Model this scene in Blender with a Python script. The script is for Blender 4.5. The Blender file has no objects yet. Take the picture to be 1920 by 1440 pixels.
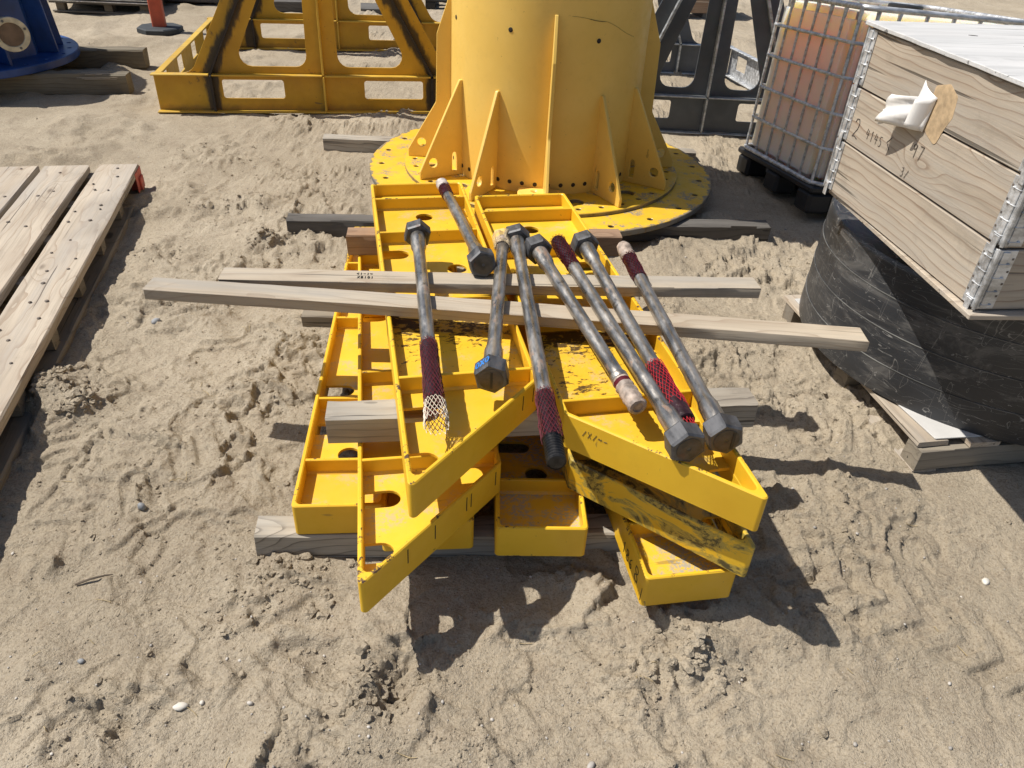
import bpy, bmesh, math, random
import numpy as np
from mathutils import Vector, Matrix
from mathutils.geometry import tessellate_polygon

random.seed(7)
R = math.radians
PI = math.pi
scene = bpy.context.scene
COL = scene.collection

# ------------------------------------------------------------------ camera
cam_d = bpy.data.cameras.new('camera')
cam = bpy.data.objects.new('camera', cam_d)
COL.objects.link(cam)
scene.camera = cam
cam_d.sensor_width = 36
cam_d.lens = 1420 / 1920 * 36
cam_d.clip_start = 0.05
cam_d.clip_end = 400
_p, _r = R(35), R(3.2)
_fw = Vector((0, math.cos(_p), -math.sin(_p)))
_rt = Vector((1, 0, 0))
_up = _rt.cross(_fw)
_cr = _rt * math.cos(_r) + _up * math.sin(_r)
_cu = _up * math.cos(_r) - _rt * math.sin(_r)
cam.matrix_world = Matrix(((_cr.x, _cu.x, -_fw.x, 0), (_cr.y, _cu.y, -_fw.y, 0),
                           (_cr.z, _cu.z, -_fw.z, 1.86), (0, 0, 0, 1)))

# ------------------------------------------------------------------ daylight
SUN_TO = Vector((0.625, -0.05, -1.0)).normalized()      # the way the light travels
elev = math.asin(-SUN_TO.z)
world = bpy.data.worlds.new("World")
scene.world = world
world.use_nodes = True
nt = world.node_tree
bg = nt.nodes['Background']
sky = nt.nodes.new('ShaderNodeTexSky')
sky.sky_type = 'NISHITA'
sky.sun_disc = False
sky.sun_elevation = elev
sky.sun_rotation = math.atan2(-SUN_TO.x, -SUN_TO.y)
sky.altitude = 300
sky.dust_density = 2.0
sky.air_density = 1.0
nt.links.new(sky.outputs[0], bg.inputs[0])
bg.inputs[1].default_value = 0.080
sun_d = bpy.data.lights.new('sun', 'SUN')
sun_d.energy = 4.8
sun_d.angle = R(0.5)
sun_d.color = (1.0, 0.95, 0.87)
sun = bpy.data.objects.new('sun', sun_d)
COL.objects.link(sun)
sun.rotation_euler = SUN_TO.to_track_quat('-Z', 'Y').to_euler()
sun.location = (-6, 0, 9)

scene.view_settings.view_transform = 'Standard'
scene.view_settings.look = 'None'
scene.view_settings.exposure = 0.25
scene.view_settings.gamma = 1.0
scene.view_settings.use_curve_mapping = False
scene.render.engine = 'CYCLES'
scene.cycles.max_bounces = 8
scene.cycles.diffuse_bounces = 5

# ------------------------------------------------------------------ shader helpers
class NT:
    def __init__(s, name):
        s.m = bpy.data.materials.new(name)
        s.m.use_nodes = True
        s.t = s.m.node_tree
        s.b = s.t.nodes['Principled BSDF']
        s.out = s.t.nodes['Material Output']
    def n(s, typ, **kw):
        nd = s.t.nodes.new('ShaderNode' + typ)
        for k, v in kw.items():
            setattr(nd, k, v)
        return nd
    def put(s, sock, v):
        if v is None:
            return
        if isinstance(v, bpy.types.NodeSocket):
            s.t.links.new(v, sock)
        else:
            if sock.type == 'RGBA' and len(v) == 3:
                v = (*v, 1)
            sock.default_value = v
    def obj(s, rnd=True):
        tc = s.n('TexCoord').outputs['Object']
        if not rnd:
            return tc
        oi = s.n('ObjectInfo')
        mu = s.n('VectorMath', operation='SCALE')
        s.put(mu.inputs[0], (17.3, 9.1, 23.7)); s.put(mu.inputs['Scale'], oi.outputs['Random'])
        ad = s.n('VectorMath', operation='ADD')
        s.put(ad.inputs[0], tc); s.put(ad.inputs[1], mu.outputs[0])
        return ad.outputs[0]
    def rnd(s):
        return s.n('ObjectInfo').outputs['Random']
    def scale(s, v, sc):
        nd = s.n('VectorMath', operation='MULTIPLY')
        s.put(nd.inputs[0], v); s.put(nd.inputs[1], sc)
        return nd.outputs[0]
    def add(s, v, w):
        nd = s.n('VectorMath', operation='ADD')
        s.put(nd.inputs[0], v); s.put(nd.inputs[1], w)
        return nd.outputs[0]
    def noise(s, v, scale, detail=4, rough=0.55, dist=0.0, color=False):
        nd = s.n('TexNoise')
        s.put(nd.inputs['Vector'], v); s.put(nd.inputs['Scale'], scale)
        s.put(nd.inputs['Detail'], detail); s.put(nd.inputs['Roughness'], rough)
        s.put(nd.inputs['Distortion'], dist)
        return nd.outputs['Color' if color else 'Fac']
    def ramp(s, f, a, b, inv=False):
        nd = s.n('MapRange', interpolation_type='SMOOTHSTEP')
        s.put(nd.inputs['Value'], f)
        s.put(nd.inputs['From Min'], a); s.put(nd.inputs['From Max'], b)
        s.put(nd.inputs['To Min'], 1.0 if inv else 0.0); s.put(nd.inputs['To Max'], 0.0 if inv else 1.0)
        return nd.outputs[0]
    def math(s, op, a, b=None, c=None):
        nd = s.n('Math', operation=op)
        s.put(nd.inputs[0], a); s.put(nd.inputs[1], b)
        if c is not None:
            s.put(nd.inputs[2], c)
        return nd.outputs[0]
    def mul(s, a, b): return s.math('MULTIPLY', a, b)
    def mix(s, f, a, b, mode='MIX'):
        nd = s.n('Mix', data_type='RGBA', blend_type=mode)
        s.put(nd.inputs['Factor'], f); s.put(nd.inputs['A'] if False else nd.inputs[6], a); s.put(nd.inputs[7], b)
        return nd.outputs[2]
    def fmix(s, f, a, b):
        nd = s.n('Mix', data_type='FLOAT')
        s.put(nd.inputs[0], f); s.put(nd.inputs[2], a); s.put(nd.inputs[3], b)
        return nd.outputs[0]
    def sep(s, v):
        nd = s.n('SeparateXYZ'); s.put(nd.inputs[0], v)
        return nd.outputs
    def bump(s, h, strength=0.3, dist=0.01):
        nd = s.n('Bump')
        s.put(nd.inputs['Height'], h); s.put(nd.inputs['Strength'], strength); s.put(nd.inputs['Distance'], dist)
        s.t.links.new(nd.outputs[0], s.b.inputs['Normal'])
    def fin(s, color=None, rough=None, metal=None, **kw):
        s.put(s.b.inputs['Base Color'], color)
        s.put(s.b.inputs['Roughness'], rough)
        s.put(s.b.inputs['Metallic'], metal)
        for k, v in kw.items():
            s.put(s.b.inputs[k], v)
        return s.m

def plain(name, col, rough=0.6, metal=0.0, var=0.25, scale=12, bump=0.0, bscale=60):
    t = NT(name)
    v = t.obj()
    f = t.noise(v, scale, 5)
    c = t.mix(t.ramp(f, .3, .75), tuple(x * (1 - var) for x in col), tuple(min(1, x * (1 + var)) for x in col))
    if bump:
        t.bump(t.noise(v, bscale, 4), bump, .004)
    return t.fin(c, rough, metal)

def wood(name, light, dark, line, grey=(.3, .28, .25), grey_amt=.4, rings=11.0, knots=True, line_amt=.6, rough=.8, kscale=(2.0, 5.0, .6)):
    t = NT(name)
    v = t.obj()
    wob = t.scale(t.noise(t.scale(v, (1.3, 5, 5)), 1.0, 3, .5, color=True), (.0, .13, .13))
    vo = t.n('TexVoronoi', feature='F1')
    t.put(vo.inputs['Vector'], t.scale(t.add(v, t.scale(wob, (1, .3, .3))), kscale))
    t.put(vo.inputs['Scale'], 1.0)
    near = t.ramp(vo.outputs['Distance'], .05, .42, inv=True)
    pull = t.n('CombineXYZ')
    if knots:
        t.put(pull.inputs[1], t.mul(near, .045)); t.put(pull.inputs[2], t.mul(near, .045))
    p = t.scale(t.add(t.add(v, wob), pull.outputs[0]), (.16, 1, 1))
    wv = t.n('TexWave', wave_type='RINGS', rings_direction='X', wave_profile='SAW')
    t.put(wv.inputs['Vector'], p); t.put(wv.inputs['Scale'], rings)
    t.put(wv.inputs['Distortion'], 2.2); t.put(wv.inputs['Detail'], 3.0); t.put(wv.inputs['Detail Scale'], 1.2)
    ringf = t.math('ADD', t.mul(t.ramp(wv.outputs['Fac'], .78, .98), .8), t.mul(t.ramp(wv.outputs['Fac'], .2, 1.0), .25))
    fine = t.noise(t.scale(v, (2.5, 110, 110)), 1.0, 4, .6)
    blot = t.noise(t.scale(v, (1.2, 5, 5)), 1.0, 4, .6)
    c = t.mix(t.ramp(blot, .3, .7), dark, light)
    c = t.mix(t.mul(ringf, line_amt), c, line)
    c = t.mix(t.mul(t.ramp(fine, .45, .8), .45), c, tuple(x * .55 for x in dark))
    stk = t.noise(t.scale(v, (1.1, 26, 26)), 1.0, 4, .65, .3)
    c = t.mix(t.mul(t.ramp(stk, .52, .72), .5), c, tuple(x * .62 for x in dark))
    spl = t.noise(v, 5, 5, .7)
    c = t.mix(t.mul(t.ramp(spl, .55, .72), .38), c, tuple(x * .55 for x in dark))
    gm = t.noise(t.scale(v, (.9, 9, 9)), 1.0, 5, .65)
    c = t.mix(t.mul(t.ramp(gm, .42, .68), grey_amt), c, grey)
    if knots:
        kn = t.ramp(t.math('ADD', vo.outputs['Distance'], t.mul(fine, .05)), .085, .14, inv=True)
        c = t.mix(t.mul(kn, .75), c, tuple(x * .35 for x in line))
    cr = t.noise(t.scale(v, (1.0, 46, 46)), 1.0, 2, .5)
    crack = t.ramp(cr, .30, .25, inv=False)
    crack = t.ramp(cr, .29, .345, inv=True)
    c = t.mix(t.mul(crack, .8), c, tuple(x * .2 for x in dark))
    t.bump(t.math('SUBTRACT', fine, t.mul(crack, 2.0)), .35, .003)
    return t.fin(c, rough)

def yellow(name, base=(.79, .492, .026), deep=(.69, .40, .016), dust=.5, chips=None, floor=None, dirt=None, scr=.5, rough=.42, legs=False, smear=False, plo=.50, bare_edge=False):
    """yellow enamel; chips = local heights whose edges are knocked bare; floor = height under which dust lies"""
    t = NT(name)
    raw = t.obj(False)
    v = t.obj()
    x, y, z = t.sep(raw)
    big = t.noise(v, 2.2, 4, .6)
    c = t.mix(t.ramp(big, .3, .7), deep, base)
    mott = t.noise(v, 17, 5, .65)
    c = t.mix(t.mul(t.ramp(mott, .5, .8), .25), c, tuple(q * .72 for q in base))
    speck = t.noise(v, 95, 3, .6)
    dn = t.noise(v, 7.5, 6, .68)
    nz = t.sep(t.n('NewGeometry').outputs['Normal'])[2]
    upm = t.ramp(nz, .6, .95)
    if floor is not None:
        patch = t.mul(t.ramp(dn, plo, plo + .14), t.ramp(speck, .38, .56))
        lowm = t.ramp(z, floor, floor + .012, inv=True)
        patch = t.mul(t.mul(patch, upm), lowm)
        c = t.mix(t.mul(patch, dust), c, (.35, .335, .29))
        film = t.mul(t.mul(t.ramp(dn, .30, .75), upm), lowm)
        c = t.mix(t.mul(film, .16 * dust), c, (.58, .45, .20))
    else:
        patch = t.mul(t.mul(t.ramp(dn, .51, .60), t.ramp(speck, .40, .54)), upm)
        c = t.mix(t.mul(patch, dust), c, (.22, .21, .19))
    if dirt is not None:
        # black oily grit lying in one bay of the panel
        y0, y1 = dirt
        band = t.mul(t.ramp(y, y0, y0 + .03), t.ramp(y, y1 - .03, y1, inv=True))
        band = t.mul(band, t.ramp(z, .075, .085, inv=True))
        gr = t.noise(t.scale(v, (1, 1.6, 1)), 34, 5, .72, .6)
        edge = t.noise(v, 4.5, 3, .6)
        gsum = t.math('ADD', gr, t.mul(t.math('SUBTRACT', edge, .5), .5))
        gsum = t.math('ADD', gsum, t.mul(t.math('SUBTRACT', t.ramp(y, -1.42, -1.12), .42), .22))
        c = t.mix(t.mul(t.mul(t.ramp(gsum, .50, .57), band), .94), c, (.045, .022, .008))
    if chips:
        cn = t.math('ADD', t.mul(t.noise(v, 46, 5, .75), .62), t.mul(t.noise(v, 5.5, 3, .6), .38))
        tot = None
        for (h, w) in chips:
            m = t.ramp(t.math('ABSOLUTE', t.math('SUBTRACT', z, h)), w * .25, w, inv=True)
            tot = m if tot is None else t.math('MAXIMUM', tot, m)
        cf = t.math('ADD', cn, t.mul(tot, .17))
        chip = t.mul(t.ramp(cf, .735, .755), t.ramp(tot, .02, .3))
        c = t.mix(chip, c, (.10, .055, .03))
    sc = t.noise(t.scale(v, (3.0, 40, 9)), 1.0, 3, .55, .4)
    scm = t.mul(t.ramp(sc, .715, .74), scr)
    c = t.mix(scm, c, (.14, .09, .04))
    pit = t.noise(v, 55, 2, .5)
    c = t.mix(t.mul(t.ramp(pit, .745, .77), scr), c, (.07, .04, .02))
    if bare_edge:
        en = t.noise(v, 14, 5, .7)
        side = t.ramp(t.math('ABSOLUTE', nz), .55, .8, inv=True)
        c = t.mix(t.mul(side, .92), c, t.mix(t.ramp(en, .35, .65), (.10, .075, .055), (.20, .165, .13)))
        rr = t.n('VectorMath', operation='LENGTH'); t.put(rr.inputs[0], t.scale(raw, (1, 1, 0)))
        rim_ = t.math('ADD', t.ramp(rr.outputs['Value'], 1.07, 1.15), t.mul(t.math('SUBTRACT', en, .5), 1.6))
        c = t.mix(t.mul(t.ramp(rim_, .80, .95), .85), c, (.15, .145, .135))
    if legs:
        # rubbed black grease along both raking legs and the foot of each leg
        ax = t.math('ABSOLUTE', t.math('SUBTRACT', x, 1.325))
        line = t.math('SUBTRACT', .886, t.mul(t.math('MAXIMUM', t.math('SUBTRACT', z, .30), 0.0), .55))
        dd = t.math('ABSOLUTE', t.math('SUBTRACT', ax, line))
        sm = t.noise(t.scale(v, (3, 3, 1.2)), 2.2, 5, .65)
        g = t.ramp(t.math('SUBTRACT', dd, t.mul(t.math('SUBTRACT', sm, .42), .22)), .015, .055, inv=True)
        c = t.mix(t.mul(g, .93), c, (.022, .016, .012))
        rn = t.noise(v, 11, 6, .7)
        c = t.mix(t.mul(t.ramp(rn, .60, .72), .75), c, (.09, .05, .02))
        lowr = t.ramp(t.math('ADD', z, t.mul(rn, .10)), .06, .12, inv=True)
        c = t.mix(t.mul(lowr, .55), c, (.13, .07, .03))
    if smear:
        # old grease and scuffed-off paint on an outer wall
        s1 = t.noise(t.scale(v, (5, 5, 12)), 1.0, 5, .7, .8)
        s2 = t.noise(v, 38, 4, .7)
        g = t.ramp(s1, .43, .50)
        c = t.mix(t.mul(g, .72), c, (.30, .26, .075))
        c = t.mix(t.mul(t.mul(t.ramp(s1, .47, .55), t.ramp(s2, .44, .53)), .92), c, (.055, .045, .02))
    t.bump(t.noise(v, 90, 3), .05, .002)
    return t.fin(c, t.fmix(t.ramp(mott, .35, .7), rough, rough + .2), 0.0)

def steel(name, col=(.30, .285, .27), rust=.5, rough=.36, metal=.85, spots=.7):
    t = NT(name)
    v = t.obj()
    a = t.noise(t.scale(v, (9, 30, 30)), 1.0, 5, .65)
    c = t.mix(t.ramp(a, .3, .7), tuple(q * .55 for q in col), tuple(q * 1.25 for q in col))
    rn = t.noise(t.scale(v, (6, 16, 16)), 1.0, 5, .68)
    rm = t.mul(t.ramp(rn, .57, .68), rust)
    c = t.mix(rm, c, (.20, .085, .035))
    dk = t.noise(v, 21, 4, .6)
    c = t.mix(t.mul(t.ramp(dk, .6, .72), spots), c, (.05, .047, .045))
    t.bump(t.noise(v, 70, 4), .12, .002)
    return t.fin(c, t.fmix(rm, t.fmix(t.ramp(a, .3, .7), rough - .06, rough + .14), .85), t.fmix(rm, metal, .1))

def sand():
    t = NT('sand')
    v = t.obj(False)
    a = t.noise(v, .9, 5, .6)
    b = t.noise(v, 9, 6, .65)
    f = t.noise(v, 130, 4, .7)
    g = t.noise(v, 420, 2, .6)
    m = t.noise(v, 34, 5, .7)
    c = t.mix(t.ramp(a, .35, .68), (.358, .300, .218), (.468, .400, .300))
    c = t.mix(t.mul(t.ramp(b, .45, .72), .5), c, (.285, .228, .165))
    c = t.mix(t.mul(t.ramp(m, .50, .70), .35), c, (.255, .205, .15))
    c = t.mix(t.mul(t.ramp(f, .45, .75), .5), c, (.50, .435, .345))
    c = t.mix(t.mul(t.ramp(f, .47, .34), .6), c, (.165, .128, .09))  # pit shade put into the colour: low spots of the bump noise darkened
    c = t.mix(t.mul(t.ramp(m, .44, .34), .35), c, (.22, .175, .125))
    c = t.mix(t.mul(t.ramp(g, .65, .71), .6), c, (.66, .60, .52))
    c = t.mix(t.mul(t.ramp(g, .37, .31), .5), c, (.13, .10, .075))
    h = t.math('ADD', t.mul(b, .6), t.math('ADD', t.mul(m, .42), t.math('ADD', t.mul(f, .32), t.mul(g, .12))))
    t.bump(h, 1.0, .024)
    return t.fin(c, .95, 0.0, **{'Specular IOR Level': .15})

M = {}
M['sand'] = sand()
M['pebble'] = plain('pebble_stone', (.42, .39, .35), .7, 0, .4, 9, .2)
M['clod'] = plain('sand_clod', (.30, .24, .168), .95, 0, .22, 40, .6, 160)
M['straw'] = plain('straw', (.40, .31, .17), .8, 0, .3, 20)
M['twig'] = plain('twig', (.11, .085, .06), .85, 0, .3, 20)
TOPZ = .12
M['panel'] = yellow('yellow_panel_paint', chips=[(.12, .008), (0.0, .006)], floor=.07, dust=.55)
M['panel_dirty'] = yellow('yellow_panel_paint_oiled', chips=[(.12, .008)], floor=.07, dust=.5, dirt=(-1.60, -1.12))
M['panel_worn'] = yellow('yellow_panel_paint_scuffed', chips=[(.12, .010), (0, .008)], floor=.07, dust=.8, smear=True)
M['panel_bare'] = yellow('yellow_panel_paint_bare', chips=[(.12, .010), (0, .008)], floor=.07, dust=.95, plo=.42)
M['tower'] = yellow('yellow_tower_paint', base=(.82, .55, .13), deep=(.77, .50, .10), dust=.0, scr=.45, rough=.38)
M['flange'] = yellow('yellow_flange_paint', base=(.74, .47, .03), deep=(.66, .39, .02), dust=.9, scr=.3, rough=.42, bare_edge=True)
M['trestle'] = yellow('yellow_trestle_paint', base=(.58, .33, .016), deep=(.44, .235, .010), dust=.1, scr=.7, legs=True, chips=[(.31, .006), (0, .02)])
M['trestle_edge'] = yellow('yellow_trestle_flange', base=(.62, .40, .05), deep=(.5, .3, .03), dust=.3, scr=.6)
M['grime'] = plain('black_grime', (.025, .018, .014), .7, 0, .4, 14, .2)
M['steel'] = steel('rod_steel', (.42, .392, .352), .7, .31, .88)
M['steel_dark'] = steel('nut_steel', (.12, .12, .125), .2, .48, .7)
M['steel_face'] = steel('nut_face', (.12, .10, .075), .5, .6, .5)
M['thread'] = steel('thread_steel', (.05, .048, .047), .1, .4, .8)
M['grease'] = plain('greased_thread', (.028, .008, .011), .35, .2, .5, 30, .4, 120)
M['net'] = plain('red_net', (.085, .006, .013), .62, 0, .25, 30)
M['net_bright'] = plain('bright_red_net', (.36, .018, .026), .4, 0, .2, 30)
M['net_pale'] = plain('pale_net', (.55, .48, .36), .5, 0, .2, 30)
M['tape'] = plain('dirty_tape', (.34, .27, .22), .55, 0, .55, 26, .6, 70)
M['tape_white'] = plain('pale_tape', (.52, .47, .43), .5, 0, .3, 26, .5, 70)
M['galv'] = steel('galvanised', (.60, .615, .63), .02, .45, .6, 0.0)
M['grey_paint'] = plain('grey_trestle_paint', (.085, .098, .115), .38, .1, .2, 5)
M['grey_edge'] = steel('grey_trestle_edge', (.50, .53, .55), .02, .42, .6, .15)
M['blue'] = plain('blue_paint', (.011, .052, .21), .4, 0, .3, 5)
M['cream'] = plain('cream_port', (.50, .45, .33), .5, 0, .2, 20)
M['port_dark'] = plain('port_cover', (.13, .085, .055), .6, 0, .3, 12)
M['hdpe'] = plain('black_plastic', (.018, .019, .021), .36, 0, .3, 8)
M['black'] = plain('black_moulding', (.014, .014, .015), .5, 0, .3, 8)
M['rubber'] = plain('rubber', (.035, .042, .048), .7, 0, .25, 10)
M['orange'] = plain('orange_post', (.52, .095, .045), .5, 0, .12, 10)
M['red_paint'] = plain('red_paint', (.46, .085, .055), .6, 0, .3, 14)
M['ink'] = plain('black_ink', (.02, .018, .016), .6)
M['pencil'] = plain('faded_marker', (.075, .062, .055), .7)
M['blue_ink'] = plain('blue_ink', (.04, .22, .62), .5)
M['nail'] = steel('nail_head', (.15, .125, .105), .7, .6, .4)
M['paper'] = plain('white_pouch', (.78, .77, .75), .35, 0, .06, 6)
M['glue'] = plain('brown_card', (.44, .32, .19), .7, 0, .35, 22)
M['sheet'] = plain('pale_sheet', (.56, .55, .53), .6, 0, .12, 4)
M['lid'] = wood('grey_plywood', (.54, .54, .535), (.45, .45, .445), (.42, .40, .38), (.62, .61, .60), .5, 3, False, .15)
M['w_weather'] = wood('weathered_timber', (.42, .38, .315), (.26, .225, .18), (.12, .10, .08), (.38, .36, .32), .6, 12, True, .8)
M['w_plank'] = wood('pale_plank', (.49, .42, .32), (.38, .315, .235), (.28, .21, .145), (.32, .295, .255), .75, 12)
M['w_pallet'] = wood('pallet_board', (.49, .42, .33), (.38, .315, .24), (.26, .185, .125), (.36, .33, .29), .65, 12)
M['w_crate'] = wood('crate_board', (.48, .41, .32), (.37, .31, .24), (.22, .145, .095), (.36, .335, .295), .55, 11, True, .75, kscale=(2.4, .6, 6.0))
M['w_brown'] = wood('brown_timber', (.36, .235, .15), (.25, .155, .095), (.16, .09, .05), (.3, .24, .18), .3, 9)
M['w_dark'] = wood('dark_timber', (.13, .12, .105), (.085, .077, .068), (.05, .044, .038), (.15, .14, .13), .5, 9)
M['w_dull'] = wood('dull_timber', (.27, .235, .18), (.19, .16, .12), (.12, .095, .07), (.24, .22, .19), .5, 9)
M['w_olive'] = wood('olive_timber', (.20, .165, .11), (.13, .105, .07), (.08, .06, .04), (.2, .18, .14), .4, 9)  # dark olive brown wood tone
M['bright_metal'] = steel('bright_metal', (.7, .69, .66), .0, .35, .8)

for k_ in ('net', 'net_bright'):
    M[k_].node_tree.nodes['Principled BSDF'].inputs['Specular IOR Level'].default_value = .2

def tub_mat():
    t = NT('scuffed_black_plastic')
    v = t.obj(False)
    base = t.mix(t.ramp(t.noise(v, 3, 4), .3, .7), (.022, .023, .026), (.036, .038, .042))
    d = t.noise(t.scale(v, (1.2, 1.2, 3.5)), 2.0, 6, .72, 1.5)
    c = t.mix(t.mul(t.ramp(d, .50, .68), .42), base, (.20, .19, .175))
    s = t.noise(t.scale(v, (2, 2, 9)), 1.6, 2, .5, 2.2)
    ab = t.math('ABSOLUTE', t.math('SUBTRACT', s, .52))
    c = t.mix(t.mul(t.ramp(ab, .001, .0055, inv=True), .6), c, (.34, .33, .31))
    s2 = t.noise(t.scale(v, (5, 5, 1.5)), 1.9, 2, .5, 1.4)
    ab2 = t.math('ABSOLUTE', t.math('SUBTRACT', s2, .60))
    c = t.mix(t.mul(t.ramp(ab2, .001, .006, inv=True), .5), c, (.28, .27, .25))
    t.bump(t.noise(v, 30, 3), .05, .003)
    return t.fin(c, .42)
M['tub'] = tub_mat()

def tote_mat():
    """milky white skin over liquid that carries orange light a long way"""
    t = NT('tote_bottle')
    v = t.obj(False)
    t.b.subsurface_method = 'RANDOM_WALK'
    t.put(t.b.inputs['Subsurface Weight'], 1.0)
    t.put(t.b.inputs['Subsurface Radius'], (1.0, .50, .20))
    t.put(t.b.inputs['Subsurface Scale'], .85)
    t.fin(t.mix(t.ramp(t.noise(v, 2.5, 3), .3, .7), (.88, .63, .38), (.92, .69, .45)), .4, 0)
    d = t.n('BsdfDiffuse')
    t.put(d.inputs['Color'], (.80, .79, .84))
    mx = t.n('MixShader')
    t.put(mx.inputs[0], .74)
    t.t.links.new(d.outputs[0], mx.inputs[1]); t.t.links.new(t.b.outputs[0], mx.inputs[2])
    t.t.links.new(mx.outputs[0], t.out.inputs['Surface'])
    return t.m
M['tote'] = tote_mat()

# ------------------------------------------------------------------ mesh builder
def rot2(a):
    return Matrix.Rotation(a, 4, 'Z')

class MB:
    def __init__(s):
        s.v = []; s.f = []; s.mi = []; s.M = Matrix.Identity(4); s.m = 0
    def raw(s, vs, fs):
        o = len(s.v)
        s.v += [tuple(s.M @ Vector(p)) for p in vs]
        s.f += [tuple(o + i for i in f) for f in fs]
        s.mi += [s.m] * len(fs)
        return s
    def box(s, x0, x1, y0, y1, z0, z1, c=0.0):
        if c <= 0:
            vs = [(x0, y0, z0), (x1, y0, z0), (x1, y1, z0), (x0, y1, z0), (x0, y0, z1), (x1, y0, z1), (x1, y1, z1), (x0, y1, z1)]
            fs = [(3, 2, 1, 0), (4, 5, 6, 7), (0, 1, 5, 4), (1, 2, 6, 5), (2, 3, 7, 6), (3, 0, 4, 7)]
            return s.raw(vs, fs)
        bm = bmesh.new()
        bmesh.ops.create_cube(bm, size=1)
        for q in bm.verts:
            q.co = Vector(((x0 + x1) / 2 + q.co.x * (x1 - x0), (y0 + y1) / 2 + q.co.y * (y1 - y0), (z0 + z1) / 2 + q.co.z * (z1 - z0)))
        c = min(c, .45 * min(x1 - x0, y1 - y0, z1 - z0))
        bmesh.ops.bevel(bm, geom=bm.edges[:], offset=c, segments=1, affect='EDGES')
        bm.verts.index_update()
        s.raw([q.co[:] for q in bm.verts], [[q.index for q in f.verts] for f in bm.faces])
        bm.free()
        return s
    def prism(s, loops, z0, z1, ch=0.0, chb=0.0):
        """extruded polygon with holes; loops[0] outer; chamfered top (ch) and bottom (chb) edges"""
        L = []
        for i, lp in enumerate(loops):
            ar = sum(lp[k][0] * lp[(k + 1) % len(lp)][1] - lp[(k + 1) % len(lp)][0] * lp[k][1] for k in range(len(lp)))
            L.append(list(lp) if (ar > 0) == (i == 0) else list(lp)[::-1])
        def off(lp, d):
            if d == 0:
                return lp
            o = []
            n = len(lp)
            for k in range(n):
                a, b, c = Vector(lp[k - 1]), Vector(lp[k]), Vector(lp[(k + 1) % n])
                e1 = (b - a).normalized(); e2 = (c - b).normalized()
                n1 = Vector((-e1.y, e1.x)); n2 = Vector((-e2.y, e2.x))
                m = (n1 + n2) / max(.35, 1 + n1.dot(n2))
                o.append(tuple(b + m * d))
            return o
        top = [off(l, ch) for l in L]; bot = [off(l, chb) for l in L]
        vs = []; fs = []
        for l, tl, bl in zip(L, top, bot):
            n = len(l); rings = []
            seq = [(bl, z0)]
            if chb: seq.append((l, z0 + chb))
            if ch: seq.append((l, z1 - ch))
            seq.append((tl, z1))
            for (pl, z) in seq:
                rings.append(len(vs)); vs += [(p[0], p[1], z) for p in pl]
            for a, b in zip(rings[:-1], rings[1:]):
                for k in range(n):
                    fs.append((a + k, a + (k + 1) % n, b + (k + 1) % n, b + k))
        for pls, z, flip in ((top, z1, False), (bot, z0, True)):
            base = len(vs)
            flat = [Vector((p[0], p[1], 0)) for l in pls for p in l]
            vs += [(p.x, p.y, z) for p in flat]
            tris = tessellate_polygon([[Vector((p[0], p[1], 0)) for p in l] for l in pls])
            for t in tris:
                a, b, c = (flat[i] for i in t)
                cw = (b - a).cross(c - a).z < 0
                t = t if cw == flip else (t[0], t[2], t[1])
                fs.append(tuple(base + i for i in t))
        return s.raw(vs, fs)
    def lathe(s, prof, n=24, axis='X', cap=True):
        """prof: [(axial, radius)]"""
        vs = []; fs = []
        for (a, r) in prof:
            for k in range(n):
                t = 2 * PI * k / n
                p = (a, r * math.cos(t), r * math.sin(t)) if axis == 'X' else (r * math.cos(t), r * math.sin(t), a)
                vs.append(p)
        for i in range(len(prof) - 1):
            for k in range(n):
                fs.append((i * n + k, i * n + (k + 1) % n, (i + 1) * n + (k + 1) % n, (i + 1) * n + k))
        if cap:
            fs.append(tuple(range(n))[::-1]); fs.append(tuple((len(prof) - 1) * n + k for k in range(n)))
        return s.raw(vs, fs)
    def tube(s, pts, r, n=6, cap=True, closed=False):
        pts = [Vector(p) for p in pts]
        vs = []; fs = []
        N = len(pts)
        prev = None
        for i, p in enumerate(pts):
            if closed:
                d = pts[(i + 1) % N] - pts[i - 1]
            else:
                d = pts[min(i + 1, N - 1)] - pts[max(i - 1, 0)]
            d.normalize()
            if prev is None:
                u = d.orthogonal().normalized()
            else:
                u = (prev - d * prev.dot(d)).normalized()
            prev = u
            w = d.cross(u)
            rr = r[i] if isinstance(r, (list, tuple)) else r
            for k in range(n):
                t = 2 * PI * k / n
                vs.append(tuple(p + (u * math.cos(t) + w * math.sin(t)) * rr))
        m = N if closed else N - 1
        for i in range(m):
            j = (i + 1) % N
            for k in range(n):
                fs.append((i * n + k, i * n + (k + 1) % n, j * n + (k + 1) % n, j * n + k))
        if cap and not closed:
            fs.append(tuple(range(n))[::-1]); fs.append(tuple((N - 1) * n + k for k in range(n)))
        return s.raw(vs, fs)
    def mesh(s, name, mats, smooth=35):
        me = bpy.data.meshes.new(name)
        me.from_pydata(s.v, [], s.f)
        for m in (mats if isinstance(mats, (list, tuple)) else [mats]):
            me.materials.append(m)
        if any(s.mi):
            me.polygons.foreach_set('material_index', s.mi)
        if smooth:
            me.polygons.foreach_set('use_smooth', [True] * len(me.polygons))
            me.set_sharp_from_angle(angle=R(smooth))
        me.update()
        return me

def link(name, data, parent=None):
    o = bpy.data.objects.new(name, data)
    COL.objects.link(o)
    if parent is not None:
        o.parent = parent
    return o

def part(name, mb, mat, parent=None, smooth=35, label=None):
    o = link(name, mb.mesh(name, mat, smooth), parent)
    if label:
        o['label'] = label
    return o

def tag(o, label, cat, group=None):
    o['label'] = label; o['category'] = cat
    if group:
        o['group'] = group
    return o

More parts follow.
